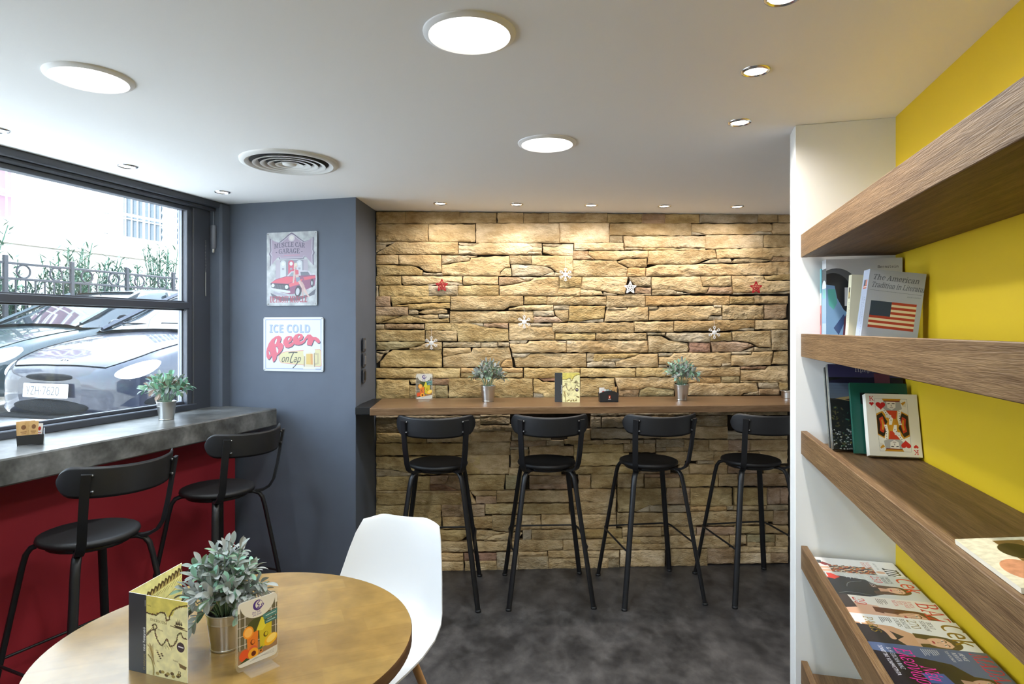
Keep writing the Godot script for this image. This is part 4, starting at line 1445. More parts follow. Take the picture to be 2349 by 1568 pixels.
func card_stand(label: String, xf: Transform3D) -> void:
	var t := thing("acrylic_card_stand", label, "card stand", xf, "clear acrylic stands with a juice card")
	panel("stand_sheet", 0.104, 0.166, 0.0025, M.acrylic, M.acrylic, t, Transform3D(Basis.IDENTITY, Vector3(0, 0.003, 0)), 0.012)
	panel("printed_card", 0.096, 0.150, 0.0006, M.juice_card, M.paper, t, Transform3D(Basis.IDENTITY, Vector3(0, 0.013, 0.0032)), 0.010)
	var b := MB.new()
	b.box(Vector3(0, 0.0016, 0.022), Vector3(0.07, 0.003, 0.042), 0.0008)
	b.box(Vector3(0, 0.010, 0.0012), Vector3(0.06, 0.018, 0.0026), 0.0006)
	obj("foot", b, M.acrylic, t)

func table_things() -> void:
	print_menu()
	print_juice()
	# fold at (-0.898, 1.483), front half runs to (-0.731, 1.427)
	menu("folded map menu standing on the round table", at(-0.898, 0.7503, 1.4834, -18.7), 0.176, 0.185, 100.0, 0.182)
	potted_plant("grey sage plant in a metal bucket on the round table", at(-0.720, 0.7503, 1.590), 21, 0.108, 0.168, 54, 13, 0.031, ["leaf_sage", "leaf_grey", "leaf_grey", "leaf_sage", "leaf_grey", "leaf_sage", "leaf_sage", "leaf_green", "leaf_grey", "leaf_sage", "leaf_grey", "leaf_mint"], 0.085)
	card_stand("clear acrylic stand with a fruit juice card on the round table", at(-0.604, 0.7503, 1.498, 48.0))

func caddy(label: String, xf: Transform3D, w: float, h: float, dark: bool, seed_: int) -> void:
	var t := thing("sugar_caddy", label, "sugar caddy", xf, "sugar packet caddies")
	var dep := 0.055
	var b := MB.new()
	var q := PackedVector2Array([Vector2(-w / 2 + 0.004, 0), Vector2(w / 2 - 0.004, 0), Vector2(w / 2, h * 0.78), Vector2(w / 4, h * 0.95), Vector2(0, h), Vector2(-w / 4, h * 0.95), Vector2(-w / 2, h * 0.78)]) if dark else PackedVector2Array([Vector2(-w / 2 + 0.003, 0), Vector2(w / 2 - 0.003, 0), Vector2(w / 2, h), Vector2(-w / 2, h)])
	b.prism(q, dep - 0.003, dep)
	obj("front_plate", b, M.black_plastic, t)
	b = MB.new()
	b.prism(q, 0, 0.003)
	obj("back_plate", b, M.black_plastic, t)
	b = MB.new()
	b.box(Vector3(0, 0.002, dep / 2), Vector3(w - 0.008, 0.004, dep))
	for s in [-1.0, 1.0]: b.box(Vector3(s * (w / 2 - 0.004), h * 0.36, dep / 2), Vector3(0.003, h * 0.72, dep - 0.004))
	obj("tray", b, M.black_plastic if dark else M.silver_plastic, t)
	if dark:
		panel("emblem", 0.017, 0.026, 0.0004, M.caddy_print, M.black_plastic, t, Transform3D(Basis.IDENTITY, Vector3(0.002, 0.014, dep)))
	else:
		b = MB.new()
		b.prism(PackedVector2Array([Vector2(0, 0), Vector2(dep, 0), Vector2(dep - 0.004, 0.04), Vector2(0.012, 0.062), Vector2(0, 0.058)]), 0, 0.002, Basis(Vector3.UP, -PI / 2), Vector3(w / 2 + 0.001, 0, 0))
		obj("side_plate", b, M.silver_plastic, t)
	var rn := RandomNumberGenerator.new()
	rn.seed = seed_
	var kinds: Array = [["packet_white", 0.030, 0.068, 3], ["packet_blue", 0.028, 0.058, 2], ["packet_brown", 0.011, 0.075, 4]] if dark else [["packet_brown", 0.034, 0.078, 2], ["packet_brown", 0.030, 0.080, 3], ["packet_white", 0.020, 0.072, 1]]
	var x := -w / 2 + 0.018
	var words := {"packet_white": "white", "packet_blue": "pale blue", "packet_brown": "brown"}
	for kd in kinds:
		for j in kd[3]:
			panel("packet", kd[1], kd[2], 0.0035, M[kd[0]], M[kd[0]], t, Transform3D(Basis(Vector3(0, 0, 1), rn.randf_range(-0.10, 0.07)) * Basis(Vector3.RIGHT, rn.randf_range(-0.08, 0.05)), Vector3(x + j * 0.004, 0.008 + rn.randf() * 0.008, 0.010 + j * 0.009 + rn.randf() * 0.004)))
		x += (w - 0.012) / kinds.size()

func bar_things() -> void:
	var y := 1.1103
	card_stand("clear acrylic stand with a fruit juice card at the left end of the bar", at(-0.533, y, 3.84, 4.0))
	potted_plant("grey sage plant in a metal bucket on the bar, left of the menu", at(-0.145, y, 3.83, 40.0), 33, 0.10, 0.155, 30, 10, 0.033, ["leaf_sage", "leaf_green", "leaf_grey", "leaf_grey"], 0.0)
	menu("folded map menu standing on the wooden bar", at(0.257, y, 3.795, -12.0), 0.150, 0.150, 24.0, 0.174)
	caddy("black sugar caddy with white packets and brown sticks on the bar", at(0.579, y, 3.83, 2.0), 0.115, 0.068, true, 3)
	potted_plant("grey sage plant in a metal bucket on the bar, right of the sugar caddy", at(1.045, y, 3.90), 57, 0.105, 0.155, 30, 10, 0.033, ["leaf_sage", "leaf_green", "leaf_grey", "leaf_grey", "leaf_mint"], 0.0)
	var b := MB.new()
	var t := thing("ashtray", "round steel ashtray on the bar at the edge of the white partition", "ashtray", at(1.752, y, 4.0))
	b.lathe([[Vector2(0.0005, 0), Vector2(0.042, 0)], [Vector2(0.042, 0), Vector2(0.045, 0.003), Vector2(0.045, 0.036), Vector2(0.048, 0.042), Vector2(0.050, 0.044), Vector2(0.046, 0.046), Vector2(0.042, 0.044)], [Vector2(0.042, 0.044), Vector2(0.041, 0.006), Vector2(0.0005, 0.005)]], 32)
	obj("bowl", b, M.steel, t)
	b = MB.new()
	for k in 3: b.box(Basis(Vector3.UP, TAU * k / 3) * Vector3(0, 0.046, 0.046), Vector3(0.010, 0.004, 0.010), 0.001, Basis(Vector3.UP, TAU * k / 3))
	obj("cigarette_rest", b, M.steel, t)
	# window counter
	caddy("small black caddy of brown sugar packets on the concrete counter", at(-1.945, 1.0853, 2.555, 35.0), 0.088, 0.042, false, 9)
	potted_plant("fresh green sage plant in a metal bucket on the concrete window counter", at(-1.766, 1.0853, 3.23), 71, 0.115, 0.145, 26, 10, 0.040, ["leaf_mint", "leaf_fresh", "leaf_sage", "leaf_bronze", "leaf_green"], 0.0)

# ---------------------------------------------------------------- prints
func print_menu() -> void:
	var ink := rgb(66, 50, 20)
	var p := Paint.new(300, 310, rgb(238, 228, 170), self)
	p.p([92, 0, 300, 0, 300, 22, 262, 22, 236, 40, 226, 62, 200, 70, 190, 54, 160, 60, 140, 70, 92, 66], rgb(222, 204, 104))
	var coast := func(a: Array, t: float):
		p.curve(a, t * 0.45, ink)
		var rq := RandomNumberGenerator.new()
		rq.seed = 4
		for k in range(0, a.size() - 2, 2):
			var n := int(Vector2(a[k], a[k + 1]).distance_to(Vector2(a[k + 2], a[k + 3])) / 2.0)
			for j in n:
				var s := float(j) / n
				p.oval(lerpf(a[k], a[k + 2], s) + rq.randf_range(-3, 3), lerpf(a[k + 1], a[k + 3], s) + rq.randf_range(-3, 3), rq.randf_range(1.0, 3.2), rq.randf_range(1.0, 2.6), rgb(66 + rq.randf() * 50, 50 + rq.randf() * 40, 20 + rq.randf() * 20))
	coast.call([92, 68, 140, 71, 158, 60, 178, 56, 190, 62, 196, 84, 208, 80, 214, 60, 228, 40, 244, 30, 268, 20, 300, 12], 7.0)
	coast.call([92, 158, 112, 138, 130, 128, 126, 112, 140, 108, 146, 120, 136, 134, 146, 160, 158, 178, 172, 186, 186, 170, 196, 156, 204, 166, 214, 182, 230, 176, 244, 160, 252, 132, 268, 122, 276, 138, 296, 142], 8.0)
	p.curve([92, 150, 112, 134, 128, 120], 2, rgb(120, 96, 40))
	for k in 16:
		var a := k * 0.7
		p.curve([94 + k * 2.2, 190 + 6 * sin(a), 108 + k * 1.5, 200 + k * 3, 100 + k * 2.6, 214 + k * 4], 1.0, rgb(150, 120, 56))
	p.curve([100, 232, 118, 248, 128, 276, 128, 306], 6, rgb(176, 158, 84))
	p.curve([102, 230, 122, 250, 132, 280, 132, 308], 1.6, ink)
	for k in 14: p.line([172 + k * 4, 180 + 4 * sin(k), 178 + k * 4, 192 + 5 * cos(k * 1.7)], 1, rgb(120, 98, 50))
	p.text("IBERICUM", 112, 96, 13, rgb(120, 98, 40), "serif", 0.06, 0, 1.35)
	# ship
	p.p([232, 96, 276, 100, 290, 104, 268, 108, 244, 106], ink)
	for k in 4: p.p([240 + k * 9, 96, 243 + k * 9, 66 + absf(k - 1.5) * 8, 251 + k * 8, 92], ink)
	p.line([214, 102, 300, 112], 3, rgb(100, 80, 40))
	p.oval(266, 178, 19, 19, rgb(52, 28, 36))
	p.line([254, 176, 278, 178], 5, rgb(230, 226, 230))
	for a in [[140, 210, "Asia"], [150, 225, "Sylva"], [146, 252, "Ora"], [228, 236, "Fluvius"], [150, 128, "Arduum"], [96, 40, "Gallia"]]: p.text(a[2], a[0], a[1], 7, rgb(110, 88, 40), "serif", 0.1)
	p.p([256, 240, 296, 250, 290, 262, 262, 256], rgb(110, 86, 40))
	for k in 9: p.oval(150 + k * 14 + 6 * sin(k * 3.0), 292 + 6 * cos(k * 2.0), 9, 6, rgb(92, 70, 26) if k % 2 else rgb(170, 146, 72))
	for k in 6: p.oval(150 + k * 5, 216 + k * 7 % 26, 5, 3, rgb(80, 60, 24))
	p.text("B", 252, 292, 28, rgb(70, 56, 26), "serif")
	p.grain(0.10, 8, 0.01)
	p.rect(0, 0, 92, 310, rgb(58, 60, 62))
	p.text("Ο κόσμος ", 86, 296, 15, rgb(178, 150, 84), "sans", -PI / 2)
	p.text("του Τσαγιού", 86, 222, 16, rgb(242, 242, 242), "sansbold", -PI / 2)
	p.line([86, 20, 86, 44], 2, rgb(200, 200, 200))
	print_mat("menu_front", p.texture(), 0.35)
	p = Paint.new(300, 310, rgb(236, 228, 150), self)
	for k in 15:
		var x := 20 + k * 20
		p.p([x - 16, 74 - k * 2, x - 4, 52 - k * 3, x + 8, 58 - k * 3, x + 18, 74 - k * 2], rgb(84, 64, 26))
		p.p([x - 10, 78 - k * 2, x + 2, 62 - k * 3, x + 12, 76 - k * 2], rgb(190, 170, 96))
		p.line([x - 10, 90 - k, x + 14, 82 - k * 2], 2, rgb(150, 126, 60))
	p.curve([20, 120, 90, 106, 180, 116, 290, 84], 2, rgb(120, 96, 44))
	p.grain(0.10, 9, 0.01)
	print_mat("menu_inside", p.texture(), 0.4)
	p = Paint.new(68, 104, rgb(28, 28, 30), self)
	p.rect(12, 2, 44, 74, rgb(200, 54, 28))
	p.oval(30, 40, 10, 18, rgb(240, 226, 200)); p.oval(42, 26, 6, 10, rgb(250, 200, 150)); p.rect(24, 54, 26, 16, rgb(230, 120, 70))
	p.rect(0, 86, 68, 11, rgb(190, 190, 190))
	print_mat("caddy_print", p.texture())
	for k in [["packet_white", rgb(236, 232, 226), rgb(190, 50, 40)], ["packet_blue", rgb(176, 194, 196), rgb(90, 120, 130)], ["packet_brown", rgb(196, 156, 100), rgb(120, 80, 44)]]:
		p = Paint.new(48, 104, k[1], self)
		p.oval(24, 28, 11, 12, k[2]); p.rect(10, 50, 28, 4, k[2]); p.rect(14, 60, 20, 3, k[2])
		p.rect(20, 70, 8, 26, (k[2] as Color).lerp(k[1], 0.4))
		print_mat(k[0], p.texture(), 0.6)

func print_juice() -> void:
	var p := Paint.new(240, 375, rgb(104, 96, 74), self)
	for k in 5: p.rect(0, 90 + k * 52, 240, 3, rgb(214, 206, 196))
	for x in [10, 40, 200, 228]: p.rect(x, 60, 4, 240, rgb(226, 220, 212))
	p.oval(118, 175, 70, 62, rgb(72, 78, 42))
	p.p([0, 278, 240, 240, 240, 375, 0, 375], rgb(150, 116, 84))
	p.p([52, 200, 122, 190, 118, 300, 58, 306], rgb(226, 122, 44))
	p.p([126, 170, 206, 160, 200, 296, 134, 300], rgb(206, 184, 44))
	p.oval(62, 186, 32, 36, rgb(240, 150, 44)); p.oval(62, 186, 24, 27, rgb(252, 186, 92))
	p.p([110, 190, 140, 120, 156, 124, 168, 180, 150, 200], rgb(220, 206, 60))
	p.oval(88, 250, 14, 16, rgb(116, 52, 24)); p.oval(91, 248, 9, 12, rgb(226, 122, 44))
	p.oval(168, 230, 14, 16, rgb(96, 74, 20)); p.oval(171, 228, 9, 12, rgb(206, 184, 44))
	p.oval(200, 270, 44, 30, rgb(236, 176, 40), -0.5); p.oval(204, 264, 34, 20, rgb(250, 214, 110), -0.5)
	p.oval(40, 312, 32, 34, rgb(222, 84, 40)); p.oval(90, 296, 26, 26, rgb(216, 96, 62))
	p.oval(92, 318, 32, 33, rgb(240, 164, 40)); p.oval(94, 318, 14, 15, rgb(96, 34, 20))
	p.oval(138, 318, 11, 12, rgb(216, 130, 50)); p.oval(138, 318, 5, 6, rgb(70, 40, 20))
	p.p([10, 352, 50, 330, 66, 342, 30, 366], rgb(52, 72, 38)); p.p([120, 300, 150, 292, 140, 310], rgb(60, 108, 70))
	p.p([0, 375, 0, 356, 240, 318, 240, 375], rgb(216, 212, 200))
	for k in 3: p.line([70 + k * 12, 360 - k * 6, 220, 336 + k * 9], 2, rgb(160, 156, 150))
	p.p([150, 110, 240, 96, 240, 130, 156, 142], rgb(74, 128, 124)); p.p([158, 148, 240, 138, 240, 162, 164, 170], rgb(62, 112, 110))
	p.line([168, 122, 230, 113], 4, rgb(210, 226, 220)); p.line([172, 158, 228, 151], 4, rgb(200, 220, 216))
	p.oval(120, 10, 108, 104, rgb(226, 220, 206))
	p.rect(0, 0, 14, 60, rgb(226, 220, 206)); p.rect(226, 0, 14, 60, rgb(226, 220, 206))
	var v := rgb(76, 50, 128)
	p.oval(120, 42, 30, 31, v); p.oval(126, 40, 22, 23, rgb(226, 220, 206)); p.curve([132, 20, 116, 34, 128, 44, 118, 58, 146, 56], 5, v); p.oval(148, 46, 9, 8, v); p.oval(148, 46, 5, 4, rgb(226, 220, 206))
	p.text("Du jus", 84, 88, 17, v, "serif", -0.05, 0.2)
	p.text("Du jour", 88, 102, 15, v, "serif", -0.05, 0.2)
	print_mat("juice_card", p.texture(), 0.3)

func signs() -> void:
	# tin sign with a car and a garage
	var p := Paint.new(400, 515, rgb(196, 200, 202), self)
	p.grain(0.22, 3, 0.006)
	var pu := rgb(176, 158, 178)
	var frame_ := [24, 40, 66, 62, 100, 70, 140, 44, 180, 14, 200, 4, 220, 14, 260, 44, 300, 70, 336, 62, 376, 40, 374, 130, 382, 150, 374, 170, 376, 240, 320, 180, 302, 176, 298, 190, 102, 190, 98, 176, 80, 180, 24, 240, 28, 170, 18, 150, 28, 130]
	p.p(frame_, rgb(120, 110, 132))
	var inn := []
	for k in range(0, frame_.size(), 2): inn.append_array([200 + (frame_[k] - 200) * 0.94, 122 + (frame_[k + 1] - 122) * 0.92])
	p.p(inn, rgb(214, 210, 222))
	inn = []
	for k in range(0, frame_.size(), 2): inn.append_array([200 + (frame_[k] - 200) * 0.91, 122 + (frame_[k + 1] - 122) * 0.87])
	p.p(inn, pu)
	p.oval(200, 44, 26, 22, rgb(222, 214, 220)); p.oval(200, 40, 16, 15, rgb(244, 240, 232))
	p.text("MUSCLE CAR", 60, 104, 46, rgb(90, 82, 106), "serifbold", 0, 0, 0.80, 10)
	p.text("- GARAGE -", 72, 148, 46, rgb(90, 82, 106), "serifbold", 0, 0, 0.84, 6)
	p.line([140, 162, 262, 162], 5, rgb(214, 140, 160))
	p.rect(72, 196, 256, 130, rgb(150, 148, 160))
	p.rect(74, 194, 34, 150, rgb(190, 182, 194)); p.rect(294, 194, 34, 150, rgb(190, 182, 194))
	for g in [[132, rgb(214, 220, 222)], [196, rgb(216, 92, 118)], [262, rgb(214, 220, 226)]]:
		p.oval(g[0], 218, 23, 20, g[1]); p.rect(g[0] - 23, 216, 46, 116, g[1])
		p.oval(g[0], 222, 13, 14, rgb(236, 240, 238)); p.rect(g[0] - 9, 250, 18, 14, rgb(170, 170, 180))
	# car, three-quarter view
	p.p([30, 424, 90, 450, 200, 462, 330, 440, 390, 400, 380, 440, 250, 480, 120, 482, 50, 460], rgb(100, 100, 112))
	p.p([160, 310, 196, 276, 300, 270, 340, 276, 366, 312], rgb(216, 210, 220)); p.p([176, 310, 200, 284, 250, 280, 254, 312], rgb(150, 164, 172)); p.p([270, 280, 330, 280, 348, 308, 274, 312], rgb(120, 124, 136))
	p.p([34, 356, 70, 330, 150, 310, 384, 304, 390, 330, 380, 380, 250, 430, 180, 436, 60, 404], rgb(150, 84, 118))
	p.p([34, 352, 80, 330, 160, 312, 240, 314, 250, 330, 170, 362], rgb(226, 96, 112)); p.p([176, 364, 250, 332, 290, 330, 262, 366, 184, 386], rgb(232, 104, 118)); p.p([292, 318, 388, 308, 388, 326, 300, 340], rgb(226, 96, 112))
	p.p([30, 356, 178, 366, 186, 400, 160, 408, 40, 388], rgb(60, 62, 72))
	for k in 10: p.line([64 + k * 9, 364 + k * 0.8, 68 + k * 9, 394 + k * 1.2], 2.5, rgb(150, 152, 160))
	p.oval(50, 372, 13, 13, rgb(226, 232, 232)); p.oval(160, 384, 14, 14, rgb(226, 232, 232))
	p.p([32, 388, 188, 412, 190, 424, 170, 428, 44, 404], rgb(220, 226, 230)); p.p([52, 414, 170, 440, 160, 452, 60, 432], rgb(178, 176, 190))
	p.oval(252, 416, 26, 40, rgb(52, 50, 60), 0.15); p.oval(248, 418, 15, 26, rgb(206, 208, 214), 0.15); p.oval(362, 360, 13, 30, rgb(60, 58, 68)); p.oval(360, 360, 6, 16, rgb(200, 202, 210))
	# figure leaning on the wing, seen as a small print
	var sk := rgb(222, 190, 180)
	p.p([222, 250, 214, 300, 208, 356, 218, 358, 228, 306, 238, 262], sk)
	p.oval(236, 238, 11, 15, sk); p.oval(232, 228, 13, 11, rgb(232, 220, 196)); p.p([220, 226, 228, 222, 224, 262, 216, 258], rgb(232, 220, 196))
	p.p([228, 262, 254, 268, 256, 296, 230, 300], rgb(220, 96, 110)); p.p([230, 300, 254, 298, 258, 318, 232, 322], sk); p.p([230, 320, 264, 316, 270, 344, 240, 352], rgb(130, 150, 168))
	p.p([250, 346, 270, 338, 300, 380, 330, 436, 346, 458, 334, 460, 306, 430, 270, 380], sk); p.p([262, 340, 286, 352, 304, 380, 292, 412, 296, 452, 286, 456, 280, 410, 284, 384], rgb(210, 174, 166))
	p.text("DETROIT MUSCLE", 24, 492, 60, rgb(176, 50, 74), "serifbold", 0, 0, 0.545)
	p.text("DETROIT MUSCLE", 25, 492, 60, rgb(176, 50, 74), "serifbold", 0, 0, 0.545)
	for c in [[10, 12], [390, 12], [12, 502], [388, 502]]: p.oval(c[0], c[1], 4, 4, rgb(90, 90, 94))
	print_mat("garage_print", p.texture(), 0.45).albedo_color = rgb(206, 206, 206)
	# GW has its x axis along the wall; the sign's left edge is at s = 0.711 from the corner and so on
	var lx := func(s: float) -> float: return 0.8875 - s * 0.8157
	var w1: float = lx.call(0.3017) - lx.call(0.7112)
	var t := thing("tin_sign", "upper grey tin sign with a red muscle car and garage", "wall sign", GW * Transform3D(Basis.IDENTITY, Vector3((lx.call(0.3017) + lx.call(0.7112)) / 2, 1.684, 0.006)), "tin signs on the grey wall")
	panel("plate", w1, 0.432, 0.002, M.garage_print, M.tin_white, t, Transform3D.IDENTITY, 0.008)
	rivets(t, w1, 0.432)
	p = Paint.new(500, 398, rgb(236, 238, 240), self)
	p.rect(16, 16, 468, 366, rgb(160, 176, 212)); p.rect(22, 22, 456, 354, rgb(236, 238, 240))
	p.text("ICE COLD", 52, 116, 82, rgb(112, 132, 178), "sansbold", 0, 0, 0.94); p.text("ICE COLD", 49, 113, 82, rgb(176, 194, 228), "sansbold", 0, 0, 0.94)
	p.p([150, 262, 190, 252, 470, 232, 482, 244, 486, 352, 470, 362, 150, 338, 132, 320, 128, 286], rgb(232, 150, 146)); p.p([152, 266, 190, 256, 468, 236, 478, 246, 482, 350, 468, 358, 152, 334, 136, 318, 132, 288], rgb(232, 222, 166))
	var word := [[230, 960, 245, 880, 290, 760, 360, 660, 450, 590, 530, 565, 580, 590, 592, 640, 575, 700, 556, 738, 600, 742, 640, 785, 640, 850, 610, 930, 550, 1000, 485, 1055, 475, 1120, 440, 1180, 400, 1212, 385, 1190, 375, 1110, 360, 1060, 330, 1112, 300, 1150, 265, 1140, 235, 1080],
		[636, 760, 645, 680, 700, 600, 770, 570, 840, 580, 862, 640, 832, 710, 768, 748, 792, 772, 860, 716, 905, 730, 900, 770, 850, 825, 760, 862, 690, 850],
		[862, 690, 878, 610, 930, 545, 1000, 516, 1080, 525, 1122, 580, 1098, 650, 1024, 690, 1050, 712, 1120, 680, 1140, 640, 1170, 600, 1220, 540, 1290, 540, 1350, 598, 1420, 598, 1480, 640, 1515, 700, 1500, 742, 1460, 742, 1402, 686, 1372, 662, 1345, 720, 1312, 805, 1200, 780, 1215, 690, 1228, 628, 1190, 650, 1150, 725, 1080, 775, 1000, 792, 920, 780]]
	var holes := [[430, 750, 440, 690, 470, 640, 490, 650, 482, 710, 452, 780], [460, 850, 490, 838, 520, 890, 520, 950, 495, 1000, 480, 960, 470, 900], [290, 930, 306, 950, 330, 1010, 312, 1042, 296, 1000], [742, 690, 760, 622, 790, 604, 797, 635, 772, 672], [985, 640, 1005, 572, 1035, 556, 1045, 585, 1018, 622]]
	for o in [[5, 6, rgb(40, 46, 74)], [0, 0, rgb(232, 96, 118)]]:
		for wd in word:
			var q := []
			for k in range(0, wd.size(), 2): q.append_array([(wd[k] - 160) * 0.35 + o[0], (wd[k + 1] - 120) * 0.304 + o[1]])
			p.p(q, o[2])
	for wd in holes:
		var q := []
		for k in range(0, wd.size(), 2): q.append_array([(wd[k] - 160) * 0.35, (wd[k + 1] - 120) * 0.304])
		p.p(q, rgb(236, 238, 240))
		for k in range(0, 4, 2): p.line([q[k], q[k + 1], q[k + 2], q[k + 3]], 3, rgb(40, 46, 74))
	p.text("on", 148, 330, 68, rgb(44, 44, 46), "sans", 0, 0.28, 0.82)
	p.curve([212, 262, 244, 258, 284, 258], 7, rgb(44, 44, 46)); p.curve([256, 258, 236, 296, 228, 330, 246, 330], 7, rgb(44, 44, 46))
	p.text("ap", 250, 330, 68, rgb(44, 44, 46), "sans", 0, 0.28, 0.82)
	p.curve([292, 326, 272, 352, 250, 372], 6, rgb(44, 44, 46))
	p.p([344, 246, 340, 372, 432, 376, 428, 246], rgb(120, 106, 84)); p.p([348, 250, 346, 362, 426, 362, 424, 250], rgb(238, 226, 196)); p.p([360, 270, 360, 344, 412, 346, 410, 268], rgb(232, 196, 104)); p.p([396, 268, 398, 346, 414, 346, 412, 268], rgb(230, 168, 96))
	p.p([336, 362, 334, 380, 436, 380, 432, 362], rgb(244, 238, 220))
	p.oval(364, 240, 26, 22, rgb(238, 240, 248)); p.oval(392, 236, 32, 20, rgb(238, 240, 248)); p.oval(416, 248, 16, 18, rgb(238, 240, 248)); p.oval(346, 262, 10, 24, rgb(238, 240, 248))
	p.p([430, 258, 462, 262, 462, 340, 432, 350, 432, 336, 450, 330, 450, 276, 430, 272], rgb(206, 192, 150))
	print_mat("beer_print", p.texture(), 0.4).albedo_color = rgb(212, 212, 212)
	var w2: float = lx.call(0.2513) - lx.call(0.7387)
	t = thing("tin_sign", "lower white tin sign reading ice cold beer on tap", "wall sign", GW * Transform3D(Basis.IDENTITY, Vector3((lx.call(0.2513) + lx.call(0.7387)) / 2, 1.2985, 0.006)), "tin signs on the grey wall")
	panel("plate", w2, 0.318, 0.002, M.beer_print, M.tin_white, t, Transform3D.IDENTITY, 0.012)
	rivets(t, w2, 0.318)

func rivets(t: Node3D, w: float, h: float) -> void:
	for c in [[-1, 0], [1, 0], [-1, 1], [1, 1]]:
		var b := MB.new()
		b.lathe([[Vector2(0.004, -0.008), Vector2(0.0035, 0.003), Vector2(0.0005, 0.0045)]], 10, Vector3(c[0] * (w / 2 - 0.009), 0.009 + c[1] * (h - 0.018), 0), Basis(Vector3.RIGHT, PI / 2))
		obj("screw", b, M.steel, t)

func ornaments() -> void:
	# [x, y] in the wall's own metres from picture positions, kind, label
	var list := [[1014, 655, "star", "ornament_red", "red openwork star ornament left of the snowflakes on the stone wall"], [1731, 660, "star", "ornament_red", "red star ornament on the stone wall near the white partition"], [1444, 660, "star", "ornament_white", "white openwork star ornament on the stone wall"], [1296, 630, "flake", "ornament_white", "highest white snowflake ornament on the stone wall"], [1202, 738, "flake", "ornament_white", "white snowflake ornament on the stone wall above the map menu's left"], [990, 786, "flake", "ornament_white", "lowest white snowflake ornament, above the acrylic card stand on the bar"], [1636, 762, "flake", "ornament_white", "white snowflake ornament on the stone wall above the right potted plant"]]
	var fl := MB.new()
	for k in 6:
		var bs := Basis(Vector3(0, 0, 1), TAU * k / 6)
		fl.box(bs * Vector3(0, 0.020, 0), Vector3(0.006, 0.020, 0.0024), 0.0005, bs)
		var drop := []
		for j in 14:
			var a := TAU * j / 14
			drop.append(bs * Vector3(sin(a) * 0.0068 * (1.0 + 0.25 * cos(a)), 0.0285 + cos(a) * 0.0085, 0))
		fl.tube(drop, 0.0024, 0.0016, 6, Vector3(0, 0, 1), true)
		fl.box(bs * Vector3(0, 0.0405, 0), Vector3(0.0055, 0.0055, 0.0024), 0.0005, bs * Basis(Vector3(0, 0, 1), PI / 4))
		for s in [-1.0, 1.0]: fl.box(bs * Vector3(s * 0.0075, 0.0365, 0), Vector3(0.009, 0.0028, 0.0022), 0.0004, bs * Basis(Vector3(0, 0, 1), s * 0.9))
	fl.lathe([[Vector2(0.0005, -0.0013), Vector2(0.0145, -0.0013), Vector2(0.0145, 0.0013), Vector2(0.0005, 0.0013)]], 18, Vector3.ZERO, Basis(Vector3.RIGHT, PI / 2))
	var flm := fl.mesh()
	var sr := MB.new()
	var corner := []
	for k in 10:
		var a := TAU * k / 10
		corner.append(Vector3(sin(a), cos(a), 0) * (0.041 if k % 2 == 0 else 0.0185))
	for k in 10: sr.bar([corner[k], corner[(k + 1) % 10]], 0.0024, 0.006, Vector3(0, 0, 1))
	for k in 5: sr.bar([corner[2 * k + 1], corner[(2 * k + 3) % 10]], 0.002, 0.003, Vector3(0, 0, 1))
	for k in 5:
		sr.bar([corner[2 * k] * 0.9, Vector3.ZERO], 0.002, 0.0036, Vector3(0, 0, 1))
		var ring := []
		for j in 10: ring.append(corner[2 * k + 1] * 0.62 + Vector3(cos(TAU * j / 10), sin(TAU * j / 10), 0) * 0.0045)
		sr.tube(ring, 0.0011, 0.0011, 5, Vector3(0, 0, 1), true)
	var srm := sr.mesh()
	for o in list:
		var k: float = (o[0] - 1174.5) / 1450.0
		var d := 4.0652 / (1.0 - 0.05217 * k)
		var u := (k * d + 0.866) * 1.00136
		var h: float = EYE - (o[1] - 753.0) * d / 1450.0
		var t := thing("star_ornament" if o[2] == "star" else "snowflake_ornament", o[4], "ornament", SW * Transform3D(Basis.IDENTITY, Vector3(u, h, 0.022)), "hanging ornaments on the stone wall")
		obj("body", srm if o[2] == "star" else flm, M[o[3]], t)
		var b := MB.new()
		var top := 0.040
		var tall: float = 0.055 if o[0] in [1202, 990, 1636] else 0.075 if o[0] == 1296 else 0.03
		b.tube([Vector3(-0.001, top, 0), Vector3(0.0006, top + tall * 0.5, -0.004), Vector3(0, top + tall, -0.014)], 0.0008, 0.0008, 5)
		obj("string", b, M.string, t)
		b = MB.new()
		b.lathe([[Vector2(0.0005, 0.004), Vector2(0.002, 0.002), Vector2(0.002, -0.03)]], 8, Vector3(0, top + tall, -0.012), Basis(Vector3.RIGHT, PI / 2))
		obj("pin", b, M.steel, t)

# ---------------------------------------------------------------- books and magazines
func facing(x: float, y: float, z: float) -> Transform3D:   # on the shelf wall: face towards the camera, right towards the yellow wall
	return RS * Transform3D(Basis(Vector3(0, 0, -1), Vector3(0, 1, 0), Vector3(1, 0, 0)), Vector3(x, y, z))

func book(label: String, xf: Transform3D, w: float, h: float, t: float, cover: Material, spine: Material, group: String) -> Node3D:
	var o := thing("book", label, "book", xf, group)
	panel("front_cover", w, h, 0.002, cover, M.paper, o, Transform3D(Basis.IDENTITY, Vector3(0, 0, -0.002)))
	panel("spine", t, h, 0.002, spine, spine, o, Transform3D(Basis(Vector3.UP, -PI / 2), Vector3(-w / 2 + 0.002, 0, -t / 2)))
	panel("back_cover", w, h, 0.002, spine, spine, o, Transform3D(Basis(Vector3.UP, PI), Vector3(0, 0, -t + 0.002)))
	var b := MB.new()
	b.box(Vector3(0, h / 2, -t / 2), Vector3(w - 0.008, h - 0.006, t - 0.0045))
	obj("pages", b, M.pages, o)
	return o

func plain(called: String, c: Color, rough := 0.5) -> Material:
	if not M.has(called): mat(called, c, rough)
	return M[called]

